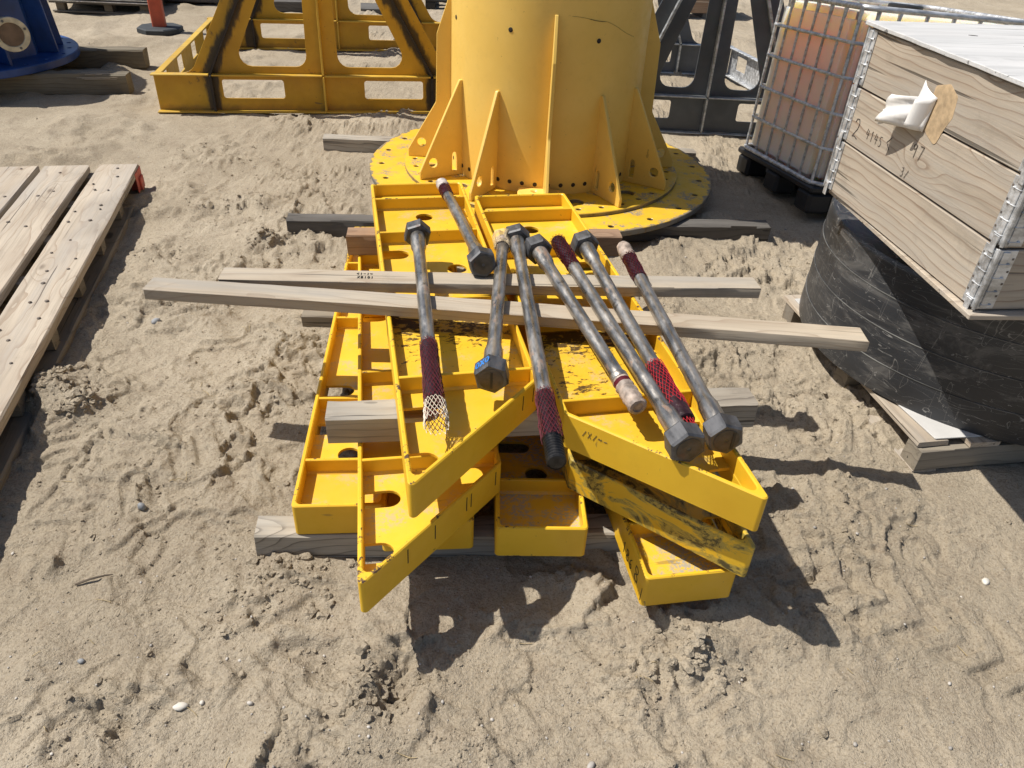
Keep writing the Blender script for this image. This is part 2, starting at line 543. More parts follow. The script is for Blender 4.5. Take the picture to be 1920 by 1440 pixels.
def thing(name, label, cat, loc=(0, 0, 0), rz=0.0, group=None):
    o = link(name, None)
    o.location = loc; o.rotation_euler = (0, 0, rz)
    return tag(o, label, cat, group)

def circle(cx, cy, r, n=20, a0=0.0):
    return [(cx + r * math.cos(a0 + 2 * PI * k / n), cy + r * math.sin(a0 + 2 * PI * k / n)) for k in range(n)]

def rounded(poly, rad, seg=4):
    """round the corners of a polygon; rad is a number or one radius per corner"""
    out = []
    n = len(poly)
    for k in range(n):
        r = rad[k] if isinstance(rad, (list, tuple)) else rad
        p = Vector(poly[k]); a = Vector(poly[k - 1]); b = Vector(poly[(k + 1) % n])
        if r <= 0:
            out.append(tuple(p)); continue
        u = (a - p).normalized(); w = (b - p).normalized()
        ang = u.angle(w)
        d = min(r / math.tan(ang / 2), .45 * (a - p).length, .45 * (b - p).length)
        rr = d * math.tan(ang / 2)
        c = p + (u + w).normalized() * (rr / math.sin(ang / 2))
        s0 = p + u * d; s1 = p + w * d
        a0 = math.atan2(s0.y - c.y, s0.x - c.x); a1 = math.atan2(s1.y - c.y, s1.x - c.x)
        da = (a1 - a0 + PI) % (2 * PI) - PI
        for i in range(seg + 1):
            t = a0 + da * i / seg
            out.append((c.x + rr * math.cos(t), c.y + rr * math.sin(t)))
    return out

def inset(poly, d):
    """offset a polygon inwards (poly anticlockwise)"""
    n = len(poly); out = []
    ar = sum(poly[k][0] * poly[(k + 1) % n][1] - poly[(k + 1) % n][0] * poly[k][1] for k in range(n))
    P = list(poly) if ar > 0 else list(poly)[::-1]
    for k in range(n):
        a, b, c = Vector(P[k - 1]), Vector(P[k]), Vector(P[(k + 1) % n])
        e1 = (b - a).normalized(); e2 = (c - b).normalized()
        n1 = Vector((-e1.y, e1.x)); n2 = Vector((-e2.y, e2.x))
        out.append(tuple(b + (n1 + n2) / max(.2, 1 + n1.dot(n2)) * d))
    return out

def board_mb(L, W, H, c=.004, jit=.0012, seg=14, bow=0.0, seed=0, worn=0.0, bowz=0.0):
    """a sawn board along +X, slightly uneven, base at z=0, centred in y"""
    rg = random.Random(seed)
    mb = MB(); vs = []; fs = []
    n = 8
    ph = [rg.uniform(0, 6) for _ in range(6)]
    for i in range(seg + 1):
        t = i / seg
        x = L * t + (rg.uniform(-1, 1) * .004 if i in (0, seg) else 0)
        dy = bow * math.sin(PI * t) + jit * math.sin(5 * t + ph[0]); dz = jit * .5 * math.sin(4 * t + ph[1]) + bowz * math.sin(PI * t)
        w = W / 2; h = H
        cs = [(-w + c, 0), (w - c, 0), (w, c), (w, h - c), (w - c, h), (-w + c, h), (-w, h - c), (-w, c)]
        for k, (y, z) in enumerate(cs):
            e = worn * max(0, rg.gauss(0, 1)) if k in (3, 4, 5, 6) else 0
            y2 = y - math.copysign(e * .6, y); z2 = z - e * .6
            vs.append((x + (rg.uniform(-1, 1) * .003 if i in (0, seg) else 0), y2 + dy + rg.uniform(-jit, jit) * .5, max(0.0, z2 + dz + rg.uniform(-jit, jit) * .5) if bowz == 0 else z2 + dz))
    for i in range(seg):
        for k in range(n):
            fs.append((i * n + k, (i + 1) * n + k, (i + 1) * n + (k + 1) % n, i * n + (k + 1) % n))
    fs.append(tuple(range(n))); fs.append(tuple(seg * n + k for k in range(n))[::-1])
    mb.raw(vs, fs)
    return mb

def timber(name, a, b, W, H, z, mat, label, cat='timber', group=None, seed=1, worn=.004, c=.006, jit=.002, **kw):
    a = Vector(a); b = Vector(b)
    L = (b - a).length
    o = link(name, board_mb(L, W, H, c, jit, max(8, int(L / .08)), seed=seed, worn=worn, **kw).mesh(name, mat, 30))
    o.location = (a.x, a.y, z)
    o.rotation_euler = (0, 0, math.atan2(b.y - a.y, b.x - a.x))
    return tag(o, label, cat, group)

# ------------------------------------------------------------------ ground
def perlin(x, y, seed):
    rs = np.random.RandomState(seed)
    perm = rs.permutation(512); perm = np.concatenate([perm, perm])
    ga = rs.rand(512) * 2 * np.pi
    gx, gy = np.cos(ga), np.sin(ga)
    xi = np.floor(x).astype(np.int64); yi = np.floor(y).astype(np.int64)
    xf = x - xi; yf = y - yi
    u = xf * xf * xf * (xf * (xf * 6 - 15) + 10); v = yf * yf * yf * (yf * (yf * 6 - 15) + 10)
    def g(ix, iy, dx, dy):
        h = perm[(perm[ix & 511] + iy) & 511]
        return gx[h] * dx + gy[h] * dy
    n00 = g(xi, yi, xf, yf); n10 = g(xi + 1, yi, xf - 1, yf)
    n01 = g(xi, yi + 1, xf, yf - 1); n11 = g(xi + 1, yi + 1, xf - 1, yf - 1)
    return (n00 * (1 - u) + n10 * u) * (1 - v) + (n01 * (1 - u) + n11 * u) * v * 1.0

def fbm(x, y, f, seed, octv=4, gain=.5):
    s = 0; a = 1
    for o in range(octv):
        s = s + a * perlin(x * f + 13.7 * o, y * f - 7.3 * o, seed + o)
        f *= 2.03; a *= gain
    return s

def sstep(x, a, b):
    t = np.clip((x - a) / (b - a), 0, 1)
    return t * t * (3 - 2 * t)

# places where the crust is broken up: (x, y, radius, strength)
TURNED = [(-2.2, 5.3, .35, .8), (-1.8, 2.36, .25, 1.0), (-1.25, 3.9, .35, .7), (-1.0, 2.5, .30, .9), (-.32, 1.2, .22, 1.0),
          (.54, 1.34, .16, 1.0), (.37, 1.24, .16, .8), (-1.95, 3.66, .22, .6), (-1.76, 4.37, .3, .8), (1.1, 5.62, .22, 1.1),
          (1.36, 3.9, .45, .9), (.95, 1.65, .3, .7), (-1.0, 1.02, .16, .8), (1.15, 1.95, .35, .8), (1.3, 2.6, .35, .8), (-1.1, 1.75, .35, .45),
          (-.75, 1.5, .22, .7), (-1.3, 4.9, .5, .6), (-.9, 2.9, .3, .9), (-.45, .95, .14, .9), (1.05, 3.0, .3, .7), (-.1, 1.0, .12, .6)]
# hollows and heaps: (x, y, rx, ry, height)
DENTS = [(-.265, 1.185, .055, .10, -.045), (-.36, 1.20, .06, .10, .028), (-.47, 1.27, .05, .05, -.02), (.56, 1.345, .045, .03, .030), (.53, 1.38, .05, .02, -.015),
         (.37, 1.245, .06, .035, .022), (.35, 1.275, .05, .02, -.015), (-1.80, 2.36, .10, .10, .045), (-1.66, 2.30, .06, .06, .035),
         (-.60, 1.35, .08, .03, .015), (-.55, 1.31, .06, .03, -.02), (1.1, 5.62, .12, .10, .07), (.47, 1.46, .07, .04, .02), (.75, 1.3, .12, .06, -.018),
         (-.97, 1.04, .05, .03, -.02), (-.92, 1.26, .05, .05, -.022), (-1.2, 1.9, .16, .05, -.015), (1.05, 1.75, .2, .05, .018), (1.0, 1.65, .2, .05, -.015),
         (-1.43, 3.9, .07, .05, .05), (-1.55, 4.4, .1, .08, .035), (.28, 1.6, .2, .1, -.02), (.85, 1.1, .05, .03, -.018), (.2, .97, .04, .02, -.015)]

def ground_z(x, y):
    x = np.asarray(x, float); y = np.asarray(y, float)
    wx = x + .10 * fbm(x, y, 2.6, 90, 3); wy = y + .10 * fbm(x, y, 2.6, 95, 3)
    turned = np.zeros_like(x)
    for (cx, cy, r, s) in TURNED:
        turned = np.maximum(turned, s * np.exp(-(((x - cx) ** 2 + (y - cy) ** 2) / (r * r)) ** 1.4))
    turned = np.maximum(turned, .75 * sstep(fbm(x, y, 1.1, 31, 4), -.06, .36))
    h = .016 * fbm(x, y, .55, 11, 3) + .014 * fbm(wx, wy, 2.4, 21, 4) + (.003 + .006 * turned) * fbm(wx, wy, 7.5, 23, 3)
    # crust plates whose broken rims stand up a little
    n = fbm(wx, wy, 2.1, 41, 4)
    h = h + (.005 + .024 * turned) * sstep(n, .03, .070) + (.005 + .022 * turned) * sstep(n, -.26, -.22)
    n2 = fbm(wx * 1.1, wy * .8, 3.7, 55, 4)
    h = h + (.001 + .017 * turned) * sstep(n2, .04, .075)
    n3 = fbm(wx * .9, wy * 1.3, 5.5, 57, 3)
    h = h - (.001 + .015 * turned) * sstep(n3, .15, .19)
    rim = np.exp(-((n - .055) / .06) ** 2) + .8 * np.exp(-((n2 - .06) / .06) ** 2)
    crumb = fbm(x, y, 26, 61, 3, .6)
    bil = np.abs(perlin(x * 21, y * 21, 63)) + .6 * np.abs(perlin(x * 43 + 5, y * 43, 64)) + .35 * np.abs(perlin(x * 88, y * 88 + 3, 65))
    bil = np.clip(.75 - bil, 0, 1)
    clump = sstep(fbm(wx, wy, 3.1, 66, 4), .10, .30)
    h = h + (rim * (.12 + turned) * .020 + clump * (.15 + turned) * .022) * bil
    h = h + turned * .008 * fbm(x, y, 13, 71, 4, .6)
    h = h + .0024 * fbm(x, y, 34, 81, 3, .6)
    # faint rows of tyre tread in the open sand beside the stack
    tr = np.exp(-(((x - 1.15) / .40) ** 2 + ((y - 1.75) / .6) ** 2)) * .008
    h = h + tr * np.sin((y * .93 + x * .28 + .05 * fbm(x, y, 3, 77, 2)) * 36)
    def tread(cx, cy, ang, lw, ll, pitch, amp, seed):
        ca, sa = math.cos(ang), math.sin(ang)
        u = (x - cx) * ca + (y - cy) * sa; v = -(x - cx) * sa + (y - cy) * ca
        wob = .02 * fbm(x, y, 4, seed, 2)
        m = sstep(1 - np.abs(v + wob) / lw, 0, .25) * sstep(1 - np.abs(u) / ll, 0, .4)
        bar = np.sin((u + np.abs(v) * .7 + wob) * 2 * np.pi / pitch)
        return amp * m * (sstep(bar, -.25, .25) - .5) * (.5 + .5 * sstep(fbm(x, y, 3, seed + 3, 2), -.25, .1))
    h = h + tread(1.25, 1.55, -.55, .16, .9, .11, .020, 201) + tread(1.05, 2.65, -.9, .14, .6, .10, .016, 207)
    h = h + tread(-1.15, 2.2, 1.1, .15, .9, .105, .014, 213) + tread(-1.5, 3.6, 1.0, .16, .8, .12, .013, 219)
    h = h + tread(.35, 1.02, -.25, .10, .5, .09, .010, 225) + tread(-.9, 1.12, .3, .10, .4, .09, .010, 231) + tread(1.45, 3.75, -.4, .2, .6, .12, .022, 237)
    tr2 = np.exp(-(((x - 1.45) / .35) ** 2 + ((y - 4.05) / .35) ** 2)) * .012
    h = h + tr2 * np.sin((y * .9 + x * .5) * 28)
    for (cx, cy, rx, ry, hh) in DENTS:
        e = ((x - cx) / rx) ** 2 + ((y - cy) / ry) ** 2
        g = np.exp(-e ** 1.6)
        h = h + hh * g * (1 + .35 * crumb)
    return h - .012

def graded(lo, hi, fine_lo, fine_hi, d, grow):
    mid = list(np.arange(fine_lo, fine_hi, d))
    a = []; p = fine_lo; s = d
    while p > lo:
        s *= grow; p -= s; a.append(p)
    b = []; p = mid[-1]; s = d
    while p < hi:
        s *= grow; p += s; b.append(p)
    return np.array(a[::-1] + mid + b)

xs = graded(-90, 90, -1.75, 1.85, .0062, 1.017)
ys = graded(-30, 160, .72, 2.75, .0062, 1.0105)
GX, GY = np.meshgrid(xs, ys)
GZ = ground_z(GX.ravel(), GY.ravel())
gm = bpy.data.meshes.new('ground')
nx, ny = len(xs), len(ys)
gm.vertices.add(nx * ny)
gm.vertices.foreach_set('co', np.stack([GX.ravel(), GY.ravel(), GZ], 1).astype(np.float32).ravel())
ii = (np.arange(ny - 1)[:, None] * nx + np.arange(nx - 1)[None, :]).ravel()
quads = np.stack([ii, ii + 1, ii + nx + 1, ii + nx], 1).astype(np.int32)
gm.loops.add(quads.size)
gm.loops.foreach_set('vertex_index', quads.ravel())
gm.polygons.add(len(quads))
gm.polygons.foreach_set('loop_start', np.arange(0, quads.size, 4, dtype=np.int32))
gm.polygons.foreach_set('use_smooth', np.ones(len(quads), bool))
gm.materials.append(M['sand'])
gm.update(); gm.validate()
ground = link('ground', gm)
ground['kind'] = 'structure'

def gz(x, y):
    return float(ground_z(np.array([x]), np.array([y]))[0])

# ------------------------------------------------------------------ crumbs and grit lying on the sand
ICO = None
def ico(sub):
    bm = bmesh.new()
    bmesh.ops.create_icosphere(bm, subdivisions=sub, radius=1)
    bm.verts.index_update()
    r = ([tuple(v.co) for v in bm.verts], [[v.index for v in f.verts] for f in bm.faces])
    bm.free()
    return r
ICO1, ICO2 = ico(1), ico(2)

def scatter(name, mat, pts, sizes, flat, rough, smooth=60, sub=None, sink=.25):
    rg = np.random.RandomState(len(pts))
    V = []; F = []; o = 0
    pts = np.array(pts)
    zs = ground_z(pts[:, 0], pts[:, 1])
    for (x, y), z, sz in zip(pts, zs, sizes):
        vs, fs = (ICO2 if sz > .009 else ICO1)
        a = np.array(vs)
        k = 1 + rough * rg.randn(len(a))
        a = a * k[:, None]
        sc = sz * np.array([1, rg.uniform(.6, 1.1), rg.uniform(*flat)])
        a = a * sc
        t = rg.rand() * 6.28
        c, s_ = math.cos(t), math.sin(t)
        X = a[:, 0] * c - a[:, 1] * s_ + x; Y = a[:, 0] * s_ + a[:, 1] * c + y
        V.append(np.stack([X, Y, a[:, 2] + z + sc[2] * (1 - 2 * sink)], 1))
        F += [tuple(o + i for i in f) for f in fs]
        o += len(a)
    me = bpy.data.meshes.new(name)
    me.from_pydata(np.concatenate(V).tolist(), [], F)
    me.materials.append(mat)
    me.polygons.foreach_set('use_smooth', [smooth > 0] * len(me.polygons))
    if 0 < smooth < 180:
        me.set_sharp_from_angle(angle=R(smooth))
    ob = link(name, me)
    ob['kind'] = 'stuff'
    return ob

rg = np.random.RandomState(5)
pts = []; sz = []
for (cx, cy, r, s) in TURNED:
    for _ in range(int(300 * s * (r / .25))):
        pts.append((cx + rg.randn() * r * .6, cy + rg.randn() * r * .5)); sz.append(min(.013, .0024 * math.exp(abs(rg.randn()) * .6)))
for _ in range(8000):
    d = .75 + 7 * rg.rand() ** 1.9
    pts.append((rg.uniform(-.95, .95) * (d + .5), d)); sz.append(.0019 * math.exp(abs(rg.randn()) * .6))
for (cx, cy, r, n) in [(-1.80, 2.36, .09, 60), (-1.66, 2.30, .07, 40), (1.1, 5.62, .13, 70), (-.36, 1.19, .08, 60), (.56, 1.34, .06, 40), (-1.43, 3.9, .08, 40), (-.62, 1.55, .15, 50)]:
    for _ in range(n):
        pts.append((cx + rg.randn() * r * .6, cy + rg.randn() * r * .6)); sz.append(rg.uniform(.004, .0145) if rg.rand() < .85 else .02)
scatter('sand_clods', M['sand'], pts, sz, (.45, .8), .20, 25, sink=.42)
pts = []; sz = []
for _ in range(1500):
    d = .75 + 9 * rg.rand() ** 2.0
    pts.append((rg.uniform(-.9, .9) * (d + .4), d)); sz.append(.0018 * math.exp(abs(rg.randn()) * .55) * (1 + .05 * d))
scatter('gravel', M['pebble'], pts, sz, (.4, .8), .06, 70)

# straws and twigs
mb = MB()
for _ in range(75):
    d = .8 + 6 * rg.rand() ** 1.7
    x = rg.uniform(-.85, .85) * (d + .3); a = rg.rand() * 6.28; l = rg.uniform(.012, .055)
    P = []
    for i in range(4):
        t = (i / 3 - .5) * l
        px, py = x + math.cos(a) * t + rg.randn() * .001, d + math.sin(a) * t + rg.randn() * .001
        P.append((px, py, gz(px, py) + .004))
    mb.tube(P, .0011, 4)
o = part('straw', mb, M['straw']); o['kind'] = 'stuff'

# the few stones and sticks one can pick out
def stone(x, y, s, sq, label, mat, seed):
    rr = np.random.RandomState(seed)
    a = np.array(ICO2[0]) * (1 + .07 * rr.randn(len(ICO2[0])))[:, None] * np.array([s, s * sq[0], s * sq[1]])
    mb = MB(); mb.M = rot2(rr.rand() * 6)
    mb.raw(a.tolist(), ICO2[1])
    o = part('stone', mb, mat, None, 70)
    o.location = (x, y, gz(x, y) + s * sq[1] * .45)
    tag(o, label, 'stone')
M['stone_pale'] = plain('pale_stone', (.62, .58, .51), .6, 0, .15, 20)
M['stone_grey'] = plain('grey_stone', (.28, .29, .30), .6, 0, .25, 20)
stone(1.575, 1.70, .017, (.7, .5), 'pale rounded pebble alone on open sand near the steel trays', M['stone_pale'], 1)
stone(-.81, 1.10, .020, (.6, .35), 'flat grey white stone pressed into the sand in front of the stack', M['stone_pale'], 2)
stone(-.76, 1.115, .007, (.9, .8), 'tiny pale pebble beside the flat grey white stone', M['stone_pale'], 3)
stone(-1.13, 1.22, .010, (.8, .6), 'small blue grey pebble in a dent of the sand', M['stone_grey'], 4)
stone(-1.2, 1.78, .016, (.7, .9), 'dark grey pebble standing proud of smooth sand', M['stone_grey'], 5)
stone(-1.66, 2.98, .026, (.7, .6), 'grey stone in the shadow strip beside the deck boards', M['stone_grey'], 6)
def stick(a, b, r, label, mat):
    P = []
    for i in range(6):
        t = i / 5
        x = a[0] + (b[0] - a[0]) * t + random.uniform(-.002, .002); y = a[1] + (b[1] - a[1]) * t
        P.append((x, y, gz(x, y) + r + .003 + .006 * math.sin(PI * t)))
    mb = MB(); mb.tube(P, [r, r * 1.1, r, r * .9, r * .8, r * .5], 6)
    tag(part('stick', mb, mat), label, 'stick')
stick((-1.27, 1.47), (-1.17, 1.505), .0035, 'short dark split stick on bare sand', M['twig'])
stick((-1.165, 1.918), (-1.115, 1.925), .0018, 'thin yellow straw stalk lying level on the sand', M['straw'])
stick((-4.6, 7.9), (-4.15, 7.85), .006, 'long thin brown stick behind the blue machine base', M['twig'])

# ------------------------------------------------------------------ yellow stack: timbers underneath
G_T = 'timbers under the yellow trays'
timber('timber', (-.772, 1.665), (.375, 1.765), .095, .100, -.002, M['w_weather'], 'grey weathered timber on the sand under the near ends of the lowest yellow trays', group=G_T, seed=3)
timber('timber', (-.98, 3.01), (.62, 3.13), .095, .100, -.004, M['w_dull'], 'grey timber on the sand under the trays, one end poking out below the planks', group=G_T, seed=4)
timber('timber', (-.558, 1.84), (.79, 2.04), .100, .100, .340, M['w_weather'], 'split weathered timber between upper and lower trays, both ends showing', group=G_T, seed=5, worn=.006)
timber('timber', (-.778, 3.155), (.46, 3.30), .095, .100, .340, M['w_brown'], 'brown newer timber between upper and lower trays by the tower flange', group=G_T, seed=6, worn=.001)
G_F = 'timbers under the tower flange'
timber('timber', (-1.333, 4.06), (1.49, 4.36), .11, .105, -.006, M['w_dark'], 'long blackened timber under the near rim of the tower flange', group=G_F, seed=7, worn=.006)
timber('timber', (-1.487, 5.555), (1.27, 5.70), .10, .105, -.006, M['w_weather'], 'grey brown timber under the far rim of the tower flange', group=G_F, seed=8)

# ------------------------------------------------------------------ yellow steel panels
TW = .0135
def slot(u0, u1, v0, v1, side=1):
    """round-ended slot from the wall inwards; y = -v"""
    w = (v1 - v0) / 2; cy = -(v0 + v1) / 2
    p = [(u0, cy + w)]
    n = 8
    e = u1 - side * w
    for k in range(n + 1):
        t = PI / 2 - PI * k / n
        p.append((e + side * w * math.cos(t), cy + w * math.sin(t)))
    p.append((u0, cy - w))
    return p

def steel_panel(outline, radii, holes, ribs, loc, deg, label, mat='panel', floor_mat=None, tiltx=0.0, inner=None):
    t = thing('steel_tray', label, 'steel tray', loc, R(deg), 'yellow steel trays stacked on timbers')
    if tiltx:
        t.rotation_euler = (R(tiltx), 0, R(deg))
    out = rounded(outline, radii, 5)
    inn = rounded(inset(outline, TW), .014, 4)
    mb = MB(); mb.prism([out, inn], 0, .12, .0035, .002)
    part('rim_wall', mb, M[mat], t, 40)
    fl = rounded(inset(outline, TW - .002), .014, 4)
    mb = MB(); mb.prism([fl] + holes, .053, .063, .0008)
    part('floor_plate', mb, M[floor_mat or mat], t, 40)
    for (a, b) in ribs:
        a = Vector(a); b = Vector(b); d = (b - a)
        L = d.length
        mb = MB()
        mb.M = Matrix.Translation((a.x, a.y, 0)) @ rot2(math.atan2(d.y, d.x))
        mb.box(0, L, -.006, .006, .004, .1175, .002)
        # weld fillet along the foot of the rib
        mb.raw([(0, -.006, .071), (L, -.006, .071), (L, -.014, .0635), (0, -.014, .0635)], [(0, 1, 2, 3)])
        part('rib', mb, M[mat], t, 30)
    return t

LT, WT, ST = 2.10, .43, 1.67      # pointed panel
def pointed(mirror, loc, deg, label, mat='panel', floor_mat=None):
    mx = (lambda u: WT - u) if mirror else (lambda u: u)
    outline = [(mx(0), 0), (mx(0), -LT), (mx(WT), -ST), (mx(WT), 0)]
    holes = [circle(mx(.222), -.277, .038)]
    sd = -1 if mirror else 1
    for (a, b) in ((.612, .692), (1.692, 1.762), (1.90, 1.972)):
        s = slot(mx(TW + .001), mx(.122 if a < 1.8 else .095), a, b, sd)
        holes.append(s)
    holes.append(circle(mx(.30), -.80, .038))
    ribs = [((mx(TW - .001), -v), (mx(WT - TW + .001), -v)) for v in (.18, .547, 1.13, 1.606)]
    return steel_panel(outline, [.014, .012, .012, .014], holes, ribs, loc, deg, label, mat, floor_mat)

LP, WP = 2.08, .278
def straight(loc_front, deg, label, mat='panel', floor_mat=None, length=LP):
    """loc_front = near-left corner"""
    th = R(deg)
    d = Vector((math.sin(th), -math.cos(th)))
    loc = (loc_front[0] - d.x * length, loc_front[1] - d.y * length, loc_front[2])
    outline = [(0, 0), (0, -length), (WP, -length), (WP, 0)]
    f = lambda v: length - v
    holes = []
    for (a, b) in ((.645, .712), (.414, .474), (1.42, 1.50)):
        holes.append(slot(TW + .001, .125, f(b), f(a)))
    holes.append(circle(.14, -f(.305), .037)); holes.append(circle(.14, -f(1.25), .037))
    ribs = [((TW - .001, -f(v)), (WP - TW + .001, -f(v))) for v in (.22, .56, 1.14, 1.66)]
    return steel_panel(outline, .014, holes, ribs, loc, deg, label, mat, floor_mat)

ZL = .099
straight((-.645, 1.635, ZL), 6.4, 'narrow yellow steel tray lowest in the stack, end resting on the grey timber stub')
straight((-.366, 1.585, ZL), 7.0, 'narrow yellow steel tray lowest in the stack, mostly hidden under the pointed tray tip')
straight((-.024, 1.594, ZL), 3.5, 'narrow yellow steel tray in the shaded middle gap, scraped floor showing', 'panel_bare')
r3 = straight((.408, 1.442, ZL - .012), 11.0, 'narrow yellow steel tray with 8 written on it, lowest and skewed outwards', 'panel_bare', length=1.9)
l2 = pointed(False, (-.765, 3.305, .220), 11.2, 'pointed yellow steel tray under another, tip nearest the camera with black tick marks')
r2 = pointed(True, (-.116, 3.425, .220), 10.7, 'pointed yellow steel tray with grease smeared and scuffed slanting wall', 'panel_worn')
l1 = pointed(False, (-.714, 3.424, .441), 13.0, 'pointed yellow steel tray on top, oily middle bay, next to the white fringed net', floor_mat='panel_dirty')
r1 = pointed(True, (-.222, 3.352, .441), 13.0, 'pointed yellow steel tray on top whose bright clean slanting wall carries two rod heads', floor_mat='panel_dirty')

# handwriting: thin raised strokes of marker
GLYPH = {
 '8': [[(.5, .5), (.15, .7), (.2, .95), (.5, 1), (.8, .9), (.8, .68), (.5, .5), (.15, .3), (.2, .05), (.5, 0), (.85, .08), (.85, .32), (.5, .5)]],
 '0': [[(.5, 1), (.2, .8), (.12, .5), (.2, .2), (.5, 0), (.8, .2), (.88, .5), (.8, .8), (.5, 1)]],
 '1': [[(.3, .8), (.55, 1), (.5, 0)]],
 '2': [[(.1, .78), (.25, .97), (.6, 1), (.8, .8), (.7, .5), (.1, .02), (.45, .08), (.95, .0)]],
 '4': [[(.3, 1), (.1, .45), (.9, .5)], [(.7, .9), (.62, 0)]],
 '5': [[(.85, 1), (.3, .97), (.22, .6), (.6, .62), (.8, .35), (.6, .05), (.15, .05)]],
 '7': [[(.1, .97), (.85, 1), (.4, 0)]],
 '9': [[(.8, .75), (.5, .98), (.2, .8), (.3, .55), (.75, .7), (.8, .9), (.7, 0)]],
 '3': [[(.15, .95), (.6, 1), (.75, .75), (.35, .52), (.8, .35), (.6, .03), (.1, .05)]],
 '6': [[(.7, 1), (.3, .7), (.15, .3), (.45, 0), (.8, .2), (.6, .48), (.2, .32)]],
 '|': [[(.5, 1), (.45, 0)]],
 '/': [[(.85, 1), (.1, 0)]],
 '-': [[(.1, .5), (.9, .55)]],
 '<': [[(.85, .95), (.1, .5), (.9, .1)]],
 'x': [[(.1, 1), (.9, 0)], [(.9, 1), (.1, 0)]],
 '~': [[(0, .5), (.25, .7), (.5, .4), (.75, .65), (1, .5)]],
}
def write(name, text, origin, right, up, h, parent, mat, w=.0035, adv=.85, lift=.0012, label=None):
    o = Vector(origin); r = Vector(right).normalized(); u = Vector(up).normalized(); nrm = r.cross(u)
    mb = MB(); x = 0.0
    for ch in text:
        for st in GLYPH.get(ch, []):
            P = [o + r * ((x + p[0] * .62) * h) + u * (p[1] * h) + nrm * lift for p in st]
            for a, b in zip(P[:-1], P[1:]):
                d = (b - a).normalized(); s_ = nrm.cross(d) * w / 2
                e = d * w * .3
                q = [a - e - s_, b + e - s_, b + e + s_, a - e + s_]
                mb.raw([tuple(k - nrm * .001) for k in q] + [tuple(k) for k in q],
                       [(4, 5, 6, 7), (0, 1, 5, 4), (1, 2, 6, 5), (2, 3, 7, 6), (3, 0, 4, 7)])
        x += adv
    p = part(name, mb, mat, parent, 0)
    if label:
        p['label'] = label
    return p

# "8" and scribbles on the left wall of the skewed panel, "8/0" inside the right-hand trays, ticks on slanting walls
write('handwriting', '8', (0, -1.815, .035), (0, -1, 0), (0, 0, 1), .055, r3, M['ink'], .003)
write('handwriting', '186', (0, -1.70, .030), (0, -1, 0), (0, 0, 1), .040, r3, M['ink'], .003)
write('handwriting', '|~', (0, -1.872, .015), (0, -1, 0), (0, 0, 1), .05, r3, M['ink'], .002)
for (p, seq) in ((l2, ((.20, '|'), (.30, '|'), (.315, '|'), (.40, '|'), (.12, '|'))), (l1, ((.40, '|'), (.36, '|')))):
    for (s_, tx) in seq:
        # slanting wall runs from (0,-2.10) to (.43,-1.67)
        dx = WT; dy = LT - ST
        write('tick_mark', tx, (dx * s_ / .43, -LT + dy * s_ / .43, .05), (dx, dy, 0), (0, 0, 1), .05, p, M['ink'], .003)
for p in (r1, r2):
    # on the inner face of the long wall near the tip
    write('handwriting', '0' if p is r1 else '8', (WT - TW, -1.89, .070), (0, 1, 0), (0, 0, 1), .042, p, M['ink'], .003)
write('handwriting', '/x/~-', (.0 + .045, -ST - .045, .070), (WT, -(LT - ST), 0), (0, 0, 1), .020, r1, M['pencil'], .0014)

# ------------------------------------------------------------------ planks across the panels
G_P = 'planks laid across the panels'
p1 = timber('plank', (-1.256, 2.278), (1.165, 2.198), .092, .040, .5612, M['w_plank'], 'long pale plank across the yellow trays, the nearer of two, split grey patch midway', 'plank', G_P, 11, .001, .002, .001, bow=.012)
p2 = timber('plank', (-1.045, 2.382), (.885, 2.535), .092, .040, .5612, M['w_plank'], 'shorter pale plank across the yellow trays, black stamp on its top', 'plank', G_P, 12, .001, .002, .001, bow=-.006)
for (xx, yy, s_) in ((.47, .005, '<|-|~'), (.475, -.022, 'x8|0|')):
    write('grade_stamp', s_, (xx, yy, .0402), (1, 0, 0), (0, 1, 0), .014, p2, M['ink'], .0022)

# ------------------------------------------------------------------ steel rods
def net_sleeve(x0, x1, r0, r1, around=13, mat=None, strand=.00095, fray=0.0, seed=0, sag=None):
    rg = random.Random(seed)
    L = x1 - x0
    cell = 2 * PI * (r0 + r1) / 2 / around
    rows = max(4, int(L / (cell * 1.15)))
    P = {}
    for i in range(rows + 1):
        t = i / rows
        r = r0 + (r1 - r0) * t
        ph = (i % 2) * .5
        for k in range(around):
            a = 2 * PI * (k + ph) / around
            rr = r * (1 + rg.uniform(-.05, .05) + .055 * math.sin(t * 11 + seed) * math.sin(a * 2 + seed)) + fray * max(0, t - .6) * rg.uniform(-.3, .6)
            dx, dy, dz = (0, 0, 0)
            if sag:
                s = max(0.0, (t - sag[0]) / (1 - sag[0])) ** 1.3
                dy, dz = sag[1] * s, sag[2] * s
                rr *= 1 - sag[3] * s
            P[i, k] = Vector((x0 + L * t + rg.uniform(-.001, .001), rr * math.cos(a) + dy, rr * math.sin(a) + dz))
    mb = MB()
    for i in range(rows):
        for k in range(around):
            if i % 2 == 0:
                nb = (k, (k - 1) % around)
            else:
                nb = (k, (k + 1) % around)
            for q in nb:
                a, b = P[i, k], P[i + 1, q]
                mb.tube([a, b], strand, 3, False)
    return mb

